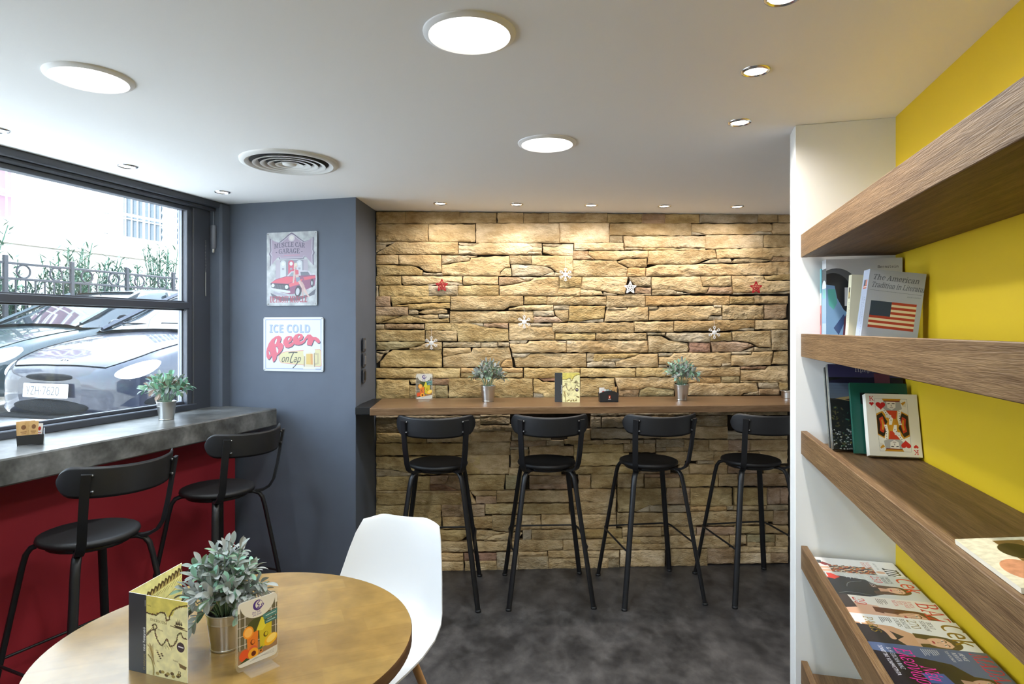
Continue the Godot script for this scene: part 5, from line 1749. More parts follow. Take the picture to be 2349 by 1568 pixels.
func heart(p: Paint, cx: float, cy: float, s: float, c: Color, flip := false) -> void:
	var q := PackedVector2Array()
	for k in 40:
		var a := TAU * k / 40
		var v := Vector2(pow(sin(a), 3) * 16, -(13 * cos(a) - 5 * cos(2 * a) - 2 * cos(3 * a) - cos(4 * a))) * s / 32.0
		q.append(Vector2(cx, cy) + (-v if flip else v))
	p.poly(q, c)

func shelf_things() -> void:
	# --- textbooks
	var p := Paint.new(300, 378, rgb(214, 216, 222), self)
	p.oval(40, 150, 96, 110, rgb(96, 100, 106)); p.oval(26, 160, 78, 100, rgb(44, 46, 52)); p.rect(60, 120, 80, 60, rgb(44, 46, 52)); p.rect(74, 124, 60, 80, rgb(214, 216, 222))
	p.p([0, 110, 34, 116, 44, 170, 70, 220, 90, 240, 70, 378, 0, 378], rgb(120, 160, 200)); p.p([6, 130, 36, 130, 44, 190, 30, 220, 10, 200], rgb(92, 176, 170)); p.p([30, 300, 70, 240, 80, 260, 50, 330], rgb(60, 84, 130))
	p.p([64, 378, 72, 260, 92, 210, 130, 170, 190, 150, 190, 378], rgb(106, 60, 76)); p.p([92, 230, 110, 190, 150, 160, 190, 154, 190, 300, 110, 300], rgb(160, 54, 74))
	p.text("P", 40, 376, 60, rgb(240, 242, 246), "sansbold")
	p.text("Bernstein", 204, 42, 15, rgb(60, 60, 66), "mono"); p.text("Penner", 204, 64, 15, rgb(60, 60, 66), "mono")
	print_mat("textbook_cover", p.texture(), 0.25)
	p = Paint.new(70, 378, rgb(200, 204, 210), self)
	p.rect(0, 40, 70, 70, rgb(52, 54, 60)); p.oval(34, 120, 34, 30, rgb(230, 234, 240)); p.rect(0, 126, 70, 160, rgb(120, 160, 200)); p.rect(10, 130, 50, 40, rgb(92, 176, 170)); p.rect(0, 280, 70, 98, rgb(150, 180, 210))
	print_mat("textbook_spine", p.texture(), 0.25)
	p = Paint.new(30, 378, rgb(96, 178, 190), self)
	p.rect(0, 120, 30, 60, rgb(220, 224, 226)); p.rect(0, 180, 30, 198, rgb(214, 96, 104)); p.rect(6, 220, 12, 60, rgb(60, 44, 50))
	print_mat("teal_spine", p.texture(), 0.3)
	p = Paint.new(50, 340, rgb(232, 228, 200), self)
	p.rect(14, 60, 22, 54, rgb(120, 100, 60)); p.rect(18, 62, 14, 24, rgb(44, 40, 34)); p.oval(24, 96, 9, 14, rgb(190, 160, 90))
	p.text("The American Tradition", 32, 130, 17, rgb(150, 146, 130), "serif", PI / 2, 0.2); p.text("in Literature", 14, 130, 17, rgb(150, 146, 130), "serif", PI / 2, 0.2)
	print_mat("cream_spine", p.texture(), 0.5)
	p = Paint.new(80, 340, rgb(172, 184, 206), self)
	p.rect(22, 46, 40, 26, rgb(70, 86, 106)); p.rect(44, 46, 20, 26, rgb(196, 120, 96)); p.rect(20, 72, 44, 14, rgb(180, 84, 66)); p.rect(20, 76, 44, 4, rgb(226, 216, 196))
	p.text("The American Tradition", 50, 120, 19, rgb(120, 130, 154), "serif", PI / 2, 0.2); p.text("in Literature", 26, 120, 19, rgb(120, 130, 154), "serif", PI / 2, 0.2)
	print_mat("lavender_spine", p.texture(), 0.5)
	p = Paint.new(300, 440, rgb(176, 186, 204), self)
	p.text("The American", 20, 56, 40, rgb(78, 84, 104), "serif", 0.02, 0.22, 0.92); p.text("Tradition in Literature", 18, 100, 40, rgb(78, 84, 104), "serif", 0.02, 0.22, 0.70)
	p.line([14, 118, 290, 124], 1.6, rgb(110, 118, 138)); p.text("SEVENTH EDITION", 216, 144, 9, rgb(110, 118, 138), "sans")
	# a plain banner of stripes
	for k in 11: p.rect(28, 178 + k * 14, 244, 14.5, rgb(178, 62, 48) if k % 2 == 0 else rgb(232, 220, 186))
	p.rect(28, 178, 112, 84, rgb(44, 66, 90))
	p.text("George Perkins", 34, 398, 19, rgb(120, 130, 152), "serif", 0.02, 0.22); p.text("Barbara Perkins", 160, 401, 19, rgb(120, 130, 152), "serif", 0.02, 0.22)
	print_mat("lavender_cover", p.texture(), 0.4)
	var g := "books standing on the upper shelf"
	var y := 1.4893
	book("thin book with teal and red spine against the white partition", facing(0.028, y, 0.135), 0.225, 0.275, 0.022, plain("teal_cover", rgb(120, 176, 186)), M.teal_spine, g)
	book("large white textbook with grey arch and burgundy shape on its cover", facing(0.095, y, 0.128), 0.238, 0.302, 0.058, M.textbook_cover, M.textbook_spine, g)
	book("cream paperback between the large textbook and the lavender book", facing(0.185, y, 0.122) * Transform3D(Basis(Vector3(0, 0, 1), -0.06), Vector3.ZERO), 0.160, 0.236, 0.036, plain("cream_cover", rgb(232, 228, 200)), M.cream_spine, g)
	book("lavender literature paperback with striped banner leaning towards the yellow wall", facing(0.305, y, 0.118) * Transform3D(Basis(Vector3(0, 0, 1), -0.125), Vector3(0, 0.0, 0)), 0.158, 0.240, 0.062, M.lavender_cover, M.lavender_spine, g)
	# --- leaning books one shelf down
	p = Paint.new(300, 380, rgb(30, 34, 34), self)
	p.rect(0, 0, 300, 60, rgb(62, 62, 100)); p.p([0, 78, 60, 62, 120, 66, 200, 56, 300, 70, 300, 88, 0, 88], rgb(36, 36, 56)); p.rect(0, 86, 300, 70, rgb(86, 100, 118))
	for k in 18: p.line([0, 92 + k * 4, 300, 90 + k * 4 + 3 * sin(k * 2.0)], 1, rgb(60 + k * 2, 72 + k, 84))
	p.text("Ημέρα", 110, 34, 26, rgb(190, 190, 200), "serif")
	p.rect(186, 40, 62, 70, rgb(112, 70, 84))
	p.p([20, 156, 160, 130, 290, 150, 220, 190, 130, 176], rgb(150, 130, 88)); p.p([60, 160, 160, 142, 230, 160, 150, 178], rgb(70, 48, 44))
	var rn := RandomNumberGenerator.new()
	rn.seed = 12
	for k in 260: p.oval(rn.randf() * 300, 190 + rn.randf() * 190, rn.randf_range(2, 9), rn.randf_range(1, 4), [rgb(58, 62, 40), rgb(92, 92, 52), rgb(36, 44, 40), rgb(44, 84, 68), rgb(28, 30, 30), rgb(74, 70, 48)][rn.randi() % 6], rn.randf() * 3)
	for k in 70: p.oval(rn.randf() * 90, 290 + rn.randf() * 90, rn.randf_range(1, 4), rn.randf_range(1, 3), rgb(170, 176, 170))
	p.text("K", 88, 330, 60, rgb(200, 214, 206), "sans")
	print_mat("lake_cover", p.texture(), 0.25)
	p = Paint.new(30, 380, rgb(96, 104, 104), self)
	for k in 40: p.rect(rn.randf() * 26, rn.randf() * 360, 3, rn.randf() * 30, rgb(60, 64, 66) if k % 2 else rgb(160, 156, 140))
	p.rect(2, 0, 4, 380, rgb(196, 180, 140))
	print_mat("lake_spine", p.texture(), 0.3)
	p = Paint.new(260, 366, rgb(20, 86, 72), self)
	p.rect(44, 52, 176, 60, rgb(18, 20, 22)); p.text("ΚΑΡΔΙΤΣΑ", 96, 76, 15, rgb(220, 224, 220), "serifbold")
	print_mat("green_cover", p.texture(), 0.35)
	# king of hearts
	p = Paint.new(300, 400, rgb(240, 236, 224), self)
	var red := rgb(206, 36, 40)
	p.text("K", 18, 46, 42, red, "serif"); heart(p, 32, 66, 27, red)
	p.text("K", 282, 354, 42, red, "serif", PI); heart(p, 268, 334, 27, red, true)
	p.line([52, 32, 240, 32, 240, 368, 60, 368, 52, 32], 1.2, rgb(120, 120, 120))
	for f in [1.0, -1.0]:
		var c := Vector2(147, 200)
		var q := func(a: Array, col: Color):
			var v := PackedVector2Array()
			for k in range(0, a.size(), 2): v.append(c + Vector2(a[k], a[k + 1]) * f)
			p.poly(v, col)
		q.call([-92, -70, -40, -96, 44, -94, 92, -66, 92, 0, -92, 0], rgb(206, 146, 40))
		q.call([-90, -58, -60, -78, -30, -20, -40, 0, -90, 0], rgb(44, 34, 28)); q.call([90, -58, 58, -78, 30, -20, 40, 0, 90, 0], rgb(44, 34, 28))
		q.call([-78, -40, -56, -54, -44, 0, -72, 0], rgb(206, 60, 40)); q.call([78, -40, 56, -54, 44, 0, 72, 0], rgb(206, 60, 40)); q.call([-66, -30, -58, -36, -50, 0, -62, 0], rgb(214, 152, 44)); q.call([66, -30, 58, -36, 50, 0, 62, 0], rgb(214, 152, 44))
		q.call([-30, -92, 30, -92, 18, -30, -18, -30], rgb(206, 60, 40)); q.call([-20, -40, 20, -40, 10, 0, -10, 0], rgb(214, 152, 44))
		q.call([-62, -98, -42, -100, 4, -40, -6, 0, -22, 0, -20, -40], rgb(246, 242, 232)); q.call([34, -98, 56, -96, 44, -40, 52, 0, 34, 0, 28, -40], rgb(246, 242, 232))
		for k in 6:
			p.oval(c.x + (-44 + k * 7) * f, c.y + (-90 + k * 12) * f, 2, 3, rgb(40, 36, 34)); p.oval(c.x + 42 * f, c.y + (-88 + k * 15) * f, 2, 3, rgb(40, 36, 34))
		q.call([-44, -156, 52, -158, 60, -104, 40, -92, -36, -92, -50, -108], rgb(176, 174, 170)); q.call([-28, -150, 26, -152, 24, -112, 0, -96, -24, -110], rgb(238, 232, 222))
		q.call([-22, -138, -8, -140, -8, -136, -22, -133], rgb(50, 46, 44)); q.call([4, -140, 20, -140, 20, -135, 4, -136], rgb(50, 46, 44)); q.call([-3, -130, 3, -130, 4, -118, -4, -118], rgb(180, 170, 160)); q.call([-10, -112, 10, -112, 8, -108, -8, -108], rgb(120, 100, 92))
		q.call([-52, -168, 58, -168, 48, -150, -42, -150], rgb(206, 146, 40)); q.call([-44, -156, 52, -156, 48, -150, -42, -150], rgb(130, 40, 30))
		q.call([62, -154, 86, -146, 84, -116, 66, -120], rgb(226, 218, 200)); q.call([56, -140, 80, -154, 84, -146, 66, -126], rgb(206, 146, 40))
		q.call([-40, -66, -6, -64, -4, -46, -38, -46], rgb(236, 230, 222))
	heart(p, 84, 76, 56, red); heart(p, 212, 324, 56, red, true)
	print_mat("king_cover", p.texture(), 0.35)
	y = 1.1345
	g = "books leaning on the middle shelf"
	book("dark thin book at the back of the middle shelf, behind the lake book", facing(0.118, y + 0.004, 0.128) * Transform3D(Basis(Vector3.RIGHT, -0.30), Vector3.ZERO), 0.225, 0.285, 0.016, plain("slate_cover", rgb(58, 62, 64)), M.lake_spine, g)
	book("dark lake landscape book leaning behind the green book", facing(0.172, y + 0.009, 0.125) * Transform3D(Basis(Vector3.RIGHT, -0.30), Vector3.ZERO), 0.232, 0.295, 0.030, M.lake_cover, M.lake_spine, g)
	book("dark green book with black title band behind the playing card book", facing(0.212, y + 0.005, 0.100) * Transform3D(Basis(Vector3.RIGHT, -0.28), Vector3.ZERO), 0.172, 0.236, 0.016, M.green_cover, plain("green_plain", rgb(24, 92, 76)), g)
	book("white book with king of hearts playing card on its cover", facing(0.262, y + 0.009, 0.080) * Transform3D(Basis(Vector3.RIGHT, -0.26), Vector3.ZERO), 0.150, 0.200, 0.034, M.king_cover, plain("card_white", rgb(240, 238, 228)), g)
	magazines()

func magazine(label: String, xf: Transform3D, cover: Material, t := 0.005) -> void:
	var o := thing("magazine", label, "magazine", xf, "fashion magazines lying on the shelves")
	panel("cover", 0.212, 0.272, t, cover, M.pages, o, Transform3D.IDENTITY)

func lying(x: float, y: float, z: float, turn := 0.0) -> Transform3D:   # lying on a shelf: right towards the camera, top of the page towards the yellow wall
	return RS * Transform3D(Basis(Vector3(1, 0, 0), Vector3(0, 0, -1), Vector3(0, 1, 0)) * Basis(Vector3(0, 0, 1), turn), Vector3(x + 0.106, y, z))

func face(p: Paint, x: float, y: float, r: float, skin: Color, hair: Color, long := 2.2) -> void:
	p.oval(x, y + r * 0.1, r * 1.15, r * 1.35, hair); p.p([x - r * 1.15, y, x - r * 1.3, y + r * long, x - r * 0.5, y + r * long, x, y + r, x + r * 0.5, y + r * long, x + r * 1.35, y + r * long, x + r * 1.15, y], hair)
	p.oval(x, y + r * 0.12, r * 0.8, r * 1.1, skin); p.p([x - r * 0.35, y + r, x + r * 0.35, y + r, x + r * 0.5, y + r * 1.9, x - r * 0.5, y + r * 1.9], skin.darkened(0.06))
	p.p([x - r * 0.85, y - r * 0.2, x - r * 0.5, y - r * 0.9, x + r * 0.3, y - r * 1.05, x + r * 0.85, y - r * 0.2, x + r * 0.4, y - r * 0.6, x - r * 0.2, y - r * 0.55], hair)
	for s in [-1.0, 1.0]:
		p.oval(x + s * r * 0.34, y, r * 0.17, r * 0.08, rgb(244, 240, 236)); p.oval(x + s * r * 0.34, y, r * 0.08, r * 0.08, rgb(50, 40, 36)); p.curve([x + s * r * 0.55, y - r * 0.18, x + s * r * 0.36, y - r * 0.26, x + s * r * 0.14, y - r * 0.18], r * 0.07, hair.darkened(0.3))
	p.line([x - r * 0.02, y + r * 0.1, x - r * 0.08, y + r * 0.42, x + r * 0.08, y + r * 0.44], maxf(0.8, r * 0.05), skin.darkened(0.25)); p.oval(x, y + r * 0.72, r * 0.26, r * 0.09, rgb(176, 70, 70))

func column_text(p: Paint, x: float, y: float, n: int, c: Color, seed_: int, big := 0) -> void:
	var rn := RandomNumberGenerator.new()
	rn.seed = seed_
	for k in n: p.rect(x, y + k * 7, rn.randf_range(26, 56), 3.2, c)

func magazines() -> void:
	var sk := rgb(226, 180, 150)
	# 1: white cover with a patterned dress
	var p := Paint.new(294, 380, rgb(238, 236, 234), self)
	p.text("mad", 84, 74, 110, rgb(36, 34, 36), "serif", 0, 0.3, 0.8)
	p.text("mad", 82, 73, 110, rgb(36, 34, 36), "serif", 0, 0.3, 0.8)
	p.text("BRITISH LENS", 30, 100, 14, rgb(150, 150, 150), "sans"); p.text("FASHION", 20, 132, 22, rgb(214, 110, 96), "serif"); p.text("KNITS", 24, 154, 22, rgb(214, 110, 96), "serif")
	var cols := [rgb(40, 32, 30), rgb(206, 120, 52), rgb(224, 206, 178), rgb(150, 64, 40), rgb(96, 70, 50)]
	for i in 13:
		for j in 8:
			var x := 90 + j * 13 + (i % 2) * 6
			var yy := 120 + i * 15
			p.p([x, yy, x + 14, yy, x + 7, yy + 15], cols[(i * 3 + j * 2) % 5]); p.p([x + 7, yy + 15, x + 14, yy, x + 21, yy + 15], cols[(i + j * 3 + 1) % 5])
	p.oval(150, 96, 16, 20, sk); p.p([190, 180, 214, 196, 200, 300, 184, 300], sk); p.p([120, 318, 150, 316, 148, 380, 128, 380], sk); p.p([158, 318, 184, 316, 196, 380, 170, 380], sk); p.rect(40, 336, 44, 20, rgb(70, 70, 70)); p.p([60, 330, 96, 300, 110, 330, 80, 352], rgb(140, 44, 44))
	print_mat("magazine_patterned", p.texture(), 0.25)
	# 2: red title, black jacket
	p = Paint.new(294, 380, rgb(206, 208, 204), self)
	p.p([70, 200, 150, 150, 230, 170, 280, 260, 294, 380, 30, 380], rgb(36, 36, 40)); p.curve([90, 220, 120, 280, 170, 300], 3, rgb(120, 124, 130)); p.curve([250, 220, 230, 300, 250, 350], 3, rgb(120, 124, 130))
	face(p, 176, 96, 40, sk, rgb(92, 60, 42), 2.6)
	p.text("Cek", 20, 66, 100, rgb(208, 62, 44), "sans", 0, 0, 1.0); p.text("Cek", 22, 66, 100, rgb(208, 62, 44), "sans", 0, 0, 1.0)
	p.text("WHAT'S", 20, 104, 20, rgb(40, 40, 40), "serif"); p.text("TRENDY", 20, 124, 20, rgb(40, 40, 40), "serif"); p.text("250", 16, 164, 46, rgb(206, 50, 50), "serif", 0, 0.1); p.text("ΝΕΑ LOOKS", 12, 192, 24, rgb(236, 236, 236), "serif"); column_text(p, 14, 214, 9, rgb(226, 226, 226), 3)
	p.p([20, 330, 60, 300, 90, 330, 70, 380, 20, 380], rgb(212, 60, 48)); p.rect(8, 352, 60, 26, rgb(240, 240, 240))
	for k in 14: p.rect(12 + k * 4, 356, 2, 18, rgb(30, 30, 30))
	print_mat("magazine_red_title", p.texture(), 0.25)
	# 3: red serif letters, close portrait
	p = Paint.new(294, 380, rgb(228, 222, 212), self)
	p.p([60, 380, 90, 240, 150, 210, 250, 220, 294, 300, 294, 380], sk.darkened(0.04)); face(p, 180, 116, 60, sk, rgb(104, 60, 40), 2.4)
	for k in 9: p.curve([120 + k * 14, 70, 110 + k * 16, 130, 118 + k * 14, 190], 2, rgb(70, 40, 30))
	p.text("BAZ", 14, 80, 106, rgb(198, 50, 44), "serif", 0, 0, 0.92)
	for k in 4: p.text(["H NEA", "EPOXH", "TOY", "META"][k], 16, 110 + k * 19, 20, rgb(198, 60, 50), "serif")
	column_text(p, 16, 190, 6, rgb(120, 110, 104), 5); p.text("20", 20, 318, 60, rgb(206, 56, 50), "serif", 0, 0.2); p.p([0, 330, 120, 320, 140, 380, 0, 380], rgb(60, 50, 48)); p.rect(6, 300, 70, 4, rgb(230, 230, 230))
	print_mat("magazine_portrait", p.texture(), 0.25)
	# 4: gold title
	p = Paint.new(294, 380, rgb(232, 232, 228), self)
	p.p([90, 250, 140, 190, 220, 180, 290, 240, 294, 380, 80, 380], rgb(206, 160, 124)); p.p([100, 300, 170, 230, 200, 260, 240, 240, 260, 380, 90, 380], rgb(50, 46, 48)); face(p, 190, 108, 46, sk, rgb(84, 70, 44), 1.8)
	p.curve([70, 330, 130, 280, 190, 270], 20, rgb(214, 168, 132))
	p.text("Cek", 22, 70, 104, rgb(132, 102, 36), "sans", 0, 0, 1.0); p.text("Cek", 25, 70, 104, rgb(132, 102, 36), "sans")
	p.text("BEAU", 20, 110, 22, rgb(50, 50, 50), "serif"); p.text("SEASON", 14, 132, 22, rgb(50, 50, 50), "serif", 0, 0.15); p.text("270", 16, 176, 44, rgb(120, 100, 50), "serif"); p.text("BEAUTE", 12, 200, 22, rgb(40, 40, 40), "serif"); p.text("LOOKS", 12, 222, 22, rgb(40, 40, 40), "serif"); column_text(p, 14, 234, 6, rgb(100, 100, 96), 8); p.text("PARIS", 20, 330, 46, rgb(150, 120, 40), "serif", 0, 0.15); p.rect(6, 350, 90, 6, rgb(230, 230, 226)); p.rect(6, 362, 60, 14, rgb(240, 240, 240))
	print_mat("magazine_gold_title", p.texture(), 0.25)
	# 5: blue cover with pink lettering
	p = Paint.new(294, 380, rgb(82, 98, 132), self)
	p.p([110, 150, 180, 110, 294, 140, 294, 380, 60, 380, 80, 250], rgb(34, 32, 40)); p.p([180, 200, 240, 190, 250, 260, 190, 270], rgb(70, 92, 150)); face(p, 226, 86, 40, sk.darkened(0.12), rgb(58, 40, 34), 1.4)
	p.text("MADAME", 10, 60, 74, rgb(190, 44, 72), "serif", 0, 0.1, 0.8)
	p.text("ΛEYKE", 20, 96, 20, rgb(220, 224, 232), "sans"); p.text("NYXTA", 20, 118, 20, rgb(220, 224, 232), "sans", 0, 0.15); p.text("TOY XPONOY", 14, 136, 13, rgb(220, 224, 232), "sans"); column_text(p, 16, 160, 8, rgb(180, 188, 204), 13)
	p.text("Ελεόνωρ", 24, 300, 70, rgb(232, 40, 150), "serif", 0, 0.2, 0.8); p.text("Νέα", 140, 256, 60, rgb(232, 40, 150), "serif", 0, 0.2, 0.8); p.text("& Η ΕΠΟΧΗ ΜΑΣ", 30, 324, 20, rgb(230, 230, 236), "sans"); p.text("ΣΟΦΙΣΤΙΚΕ ΚΟΜΨΟΤΗΤΑ", 20, 348, 18, rgb(230, 230, 236), "sans")
	print_mat("magazine_blue", p.texture(), 0.25)
	# 6: tinted cover on the shelf above
	p = Paint.new(294, 380, rgb(214, 206, 176), self)
	p.oval(150, 150, 90, 70, rgb(52, 46, 30), 0.3); p.oval(170, 160, 30, 36, rgb(206, 176, 140)); p.rect(20, 250, 250, 60, rgb(126, 98, 52)); p.oval(90, 290, 50, 34, rgb(70, 60, 30)); p.oval(200, 330, 60, 36, rgb(196, 138, 100)); p.rect(150, 0, 144, 60, rgb(140, 116, 60)); p.rect(210, 60, 84, 40, rgb(86, 104, 110))
	for k in 5: p.rect(20, 20 + k * 9, 110, 3, rgb(120, 110, 84))
	for k in 4: p.rect(30, 222 + k * 7, 200, 3, rgb(240, 236, 220))
	p.grain(0.12, 6, 0.02)
	print_mat("magazine_tinted", p.texture(), 0.25)
	var y := 0.7165
	magazine("white magazine with a patterned dress next to the white partition", lying(0.012, y, 0.286, 0.0), M.magazine_patterned)
	magazine("magazine with red title and a black jacket", lying(0.165, y + 0.0055, 0.286, 0.01), M.magazine_red_title)
	magazine("magazine with red serif letters and a close portrait", lying(0.368, y + 0.011, 0.286, -0.02), M.magazine_portrait)
	magazine("magazine with gold title and a woman in black", lying(0.515, y + 0.0165, 0.286, -0.01), M.magazine_gold_title)
	magazine("blue magazine with pink lettering", lying(0.70, y + 0.022, 0.286, 0.01), M.magazine_blue)
	magazine("tinted brown magazine resting on the lip of the middle shelf", RS * Transform3D(Basis(Vector3.RIGHT, 0.12) * Basis(Vector3(1, 0, 0), Vector3(0, 0, -1), Vector3(0, 1, 0)), Vector3(1.257 + 0.106, 1.1772, 0.298)), M.magazine_tinted, 0.008)

# ---------------------------------------------------------------- the street outside, laid out along the window wall: out(a, y, b) is a metres outwards and b metres along
func out(a: float, y: float, b: float) -> Transform3D:
	return LW * Transform3D(Basis.IDENTITY, Vector3(b, y, -a))

func street() -> void:
	var b := MB.new()
	b.xf = LW
	b.box(Vector3(8, 0.56, -0.86), Vector3(40, 0.16, 1.36))
	var o := struct("pavement", b, M.pavement)
	b = MB.new()
	b.xf = LW
	b.box(Vector3(8, 0.55, -3.72), Vector3(40, 0.10, 4.36))
	o = struct("road", b, M.asphalt)
	b = MB.new()
	b.xf = LW
	b.box(Vector3(8, 0.60, -7.45), Vector3(40, 0.16, 3.1))
	o = struct("far_pavement", b, M.pavement)
	car("dark navy hatchback parked right outside the window", out(2.44, 0.60, 2.06), M.paint_navy, true)
	car("dark green car parked behind the navy one", out(4.75, 0.66, 2.55), M.paint_green, false)
	# iron fence on a low wall
	var t := thing("iron_fence", "black iron fence with rings across the street", "fence", out(6.6, 0.68, 0.0))
	b = MB.new()
	b.box(Vector3(7, 0.25, 0), Vector3(14, 0.5, 0.2), 0.01)
	obj("base_wall", b, M.facade_trim, t)
	for y in [0.62, 1.58, 1.80]:
		b = MB.new()
		b.box(Vector3(7, y, 0), Vector3(14, 0.035, 0.03), 0.004)
		obj("rail", b, M.iron, t)
	for k in 14:
		var x := 0.6 + k * 0.98
		b = MB.new()
		b.box(Vector3(x, 1.2, 0), Vector3(0.055, 1.42, 0.055), 0.006)
		obj("post", b, M.iron, t)
		for j in range(1, 7):
			b = MB.new()
			b.box(Vector3(x + j * 0.14, 1.1, 0), Vector3(0.018, 1.0, 0.018))
			obj("bar", b, M.iron, t)
		for j in 2:
			b = MB.new()
			var ring := []
			for q in 16: ring.append(Vector3(x + 0.25 + j * 0.48 + cos(TAU * q / 16) * 0.095, 1.69 + sin(TAU * q / 16) * 0.095, 0))
			b.tube(ring, 0.014, 0.014, 6, Vector3(0, 0, 1), true)
			obj("ring", b, M.iron, t)
	# oleander hedge
	var lm := MB.new()
	lm.grid([PackedVector3Array([Vector3(-0.001, 0, 0), Vector3(0.001, 0, 0)]), PackedVector3Array([Vector3(-0.012, 0.004, -0.06), Vector3(0.012, 0.004, -0.06)]), PackedVector3Array([Vector3(-0.001, -0.006, -0.14), Vector3(0.001, -0.006, -0.14)])])
	var leaf := lm.mesh()
	var rn := RandomNumberGenerator.new()
	rn.seed = 8
	mat("leaf_oleander", rgb(34, 76, 52), 0.6)
	M.leaf_oleander.vertex_color_use_as_albedo = true
	var tops := [2.7, 2.5, 3.05, 2.35, 2.75, 2.6, 2.5, 2.95, 2.75, 2.8, 2.6]
	var words := ["leftmost oleander shrub behind the iron fence", "second oleander shrub from the left behind the iron fence", "tallest oleander shrub behind the iron fence", "fourth oleander shrub from the left behind the iron fence", "fifth oleander shrub from the left behind the iron fence", "sixth oleander shrub from the left behind the iron fence", "seventh oleander shrub from the left behind the iron fence", "eighth oleander shrub from the left behind the iron fence", "third oleander shrub from the right behind the iron fence", "second oleander shrub from the right behind the iron fence", "rightmost oleander shrub behind the iron fence"]
	for k in tops.size():
		var sh := thing("oleander_shrub", words[k], "shrub", out(7.2 + (k % 2) * 0.25, 0.68, 3.0 + k * 0.72), "oleander shrubs behind the iron fence")
		var tr := []
		var co := []
		var hgt: float = tops[k] - 0.68 + 0.25
		for s in 40:
			var foot := Vector3(rn.randf_range(-0.15, 0.15), 0, rn.randf_range(-0.1, 0.1))
			var tip := Vector3(rn.randf_range(-0.40, 0.40), hgt * rn.randf_range(0.45, 1.0), rn.randf_range(-0.3, 0.3))
			b = MB.new()
			b.tube([foot, foot.lerp(tip, 0.5) + Vector3(0, 0.08, 0), tip], 0.008, 0.008, 5)
			obj("stem", b, M.leaf_oleander, sh)
			for j in 100:
				var f := 0.12 + 0.88 * j / 99.0
				var pt := foot.lerp(tip, f) + Vector3(0, 0.16 * f * (1 - f), 0)
				var az := j * 2.4 + rn.randf()
				var dir := Vector3(cos(az), rn.randf_range(0.1, 0.9), sin(az)).normalized()
				tr.append(Transform3D(Basis.looking_at(dir, Vector3.UP) * rn.randf_range(0.8, 1.5), pt + Vector3(rn.randf_range(-0.05, 0.05), rn.randf_range(-0.05, 0.05), rn.randf_range(-0.05, 0.05))))
				var g := rn.randf_range(0.75, 1.25)
				co.append(Color(g * rn.randf_range(0.85, 1.1), g, g))
		var mm := MultiMesh.new()
		mm.transform_format = MultiMesh.TRANSFORM_3D
		mm.use_colors = true
		mm.mesh = leaf
		mm.instance_count = tr.size()
		for j in tr.size():
			mm.set_instance_transform(j, tr[j]); mm.set_instance_color(j, co[j])
		var mi := MultiMeshInstance3D.new()
		mi.name = "foliage"
		mi.multimesh = mm
		mi.material_override = M.leaf_oleander
		mi.set_meta("kind", "stuff")
		sh.add_child(mi, true)
	# house across the street
	t = thing("town_house", "pale town house with shuttered windows across the street", "building", out(9.0, 0.68, 0.0))
	b = MB.new()
	b.box(Vector3(8, 4.0, -0.4), Vector3(24, 8.0, 0.6))
	obj("wall", b, M.facade, t)
	b = MB.new()
	b.box(Vector3(8, 2.47, -0.04), Vector3(24, 0.16, 0.22), 0.03)
	obj("cornice", b, M.facade_trim, t)
	b = MB.new()
	b.box(Vector3(8, 2.30, -0.06), Vector3(24, 0.10, 0.14), 0.02)
	obj("cornice", b, M.facade_trim, t)
	for seg in [[6.75, 7.75], [8.0, 8.55]]:
		for k in 6:
			b = MB.new()
			b.box(Vector3((seg[0] + seg[1]) / 2, 2.85 + k * 0.42, -0.098), Vector3(seg[1] - seg[0], 0.018, 0.012))
			obj("groove", b, M.facade_groove, t)
	for wn in [[5.8, M.curtain_pink], [9.1, M.street_pane], [10.45, M.street_pane], [1.5, M.street_pane], [13.5, M.street_pane]]:
		house_window(t, wn[0], wn[1])

func house_window(t: Node3D, x: float, glass: Material) -> void:
	var b := MB.new()
	var y0 := 2.82
	var h := 2.0
	b.box(Vector3(x, y0 + h / 2, -0.085), Vector3(1.16, h + 0.1, 0.03))
	var w := obj("window", b, M.shutter_white, t)
	b = MB.new()
	b.box(Vector3(x, y0 - 0.06, -0.03), Vector3(1.4, 0.08, 0.16), 0.01)
	obj("sill", b, M.facade_trim, w)
	for s in [-1.0, 1.0]:
		for k in 4:
			b = MB.new()
			b.box(Vector3(x + s * 0.27, y0 + 0.25 + k * 0.5, -0.066), Vector3(0.46, 0.44, 0.012))
			obj("pane", b, glass, w)
		b = MB.new()
		for k in 12: b.box(Vector3(x + s * 0.74, y0 + 0.08 + k * 0.165, -0.04), Vector3(0.28, 0.14, 0.012), 0.0, Basis(Vector3.RIGHT, 0.35))
		obj("shutter", b, M.shutter_white, w)
	for k in 8:
		b = MB.new()
		b.box(Vector3(x - 0.525 + k * 0.15, y0 + h / 2, 0.0), Vector3(0.018, h, 0.018))
		obj("grille_bar", b, M.shutter_white, w)
	for k in 3:
		b = MB.new()
		b.box(Vector3(x, y0 + 0.4 + k * 0.6, 0.0), Vector3(1.1, 0.02, 0.02))
		obj("grille_rail", b, M.shutter_white, w)

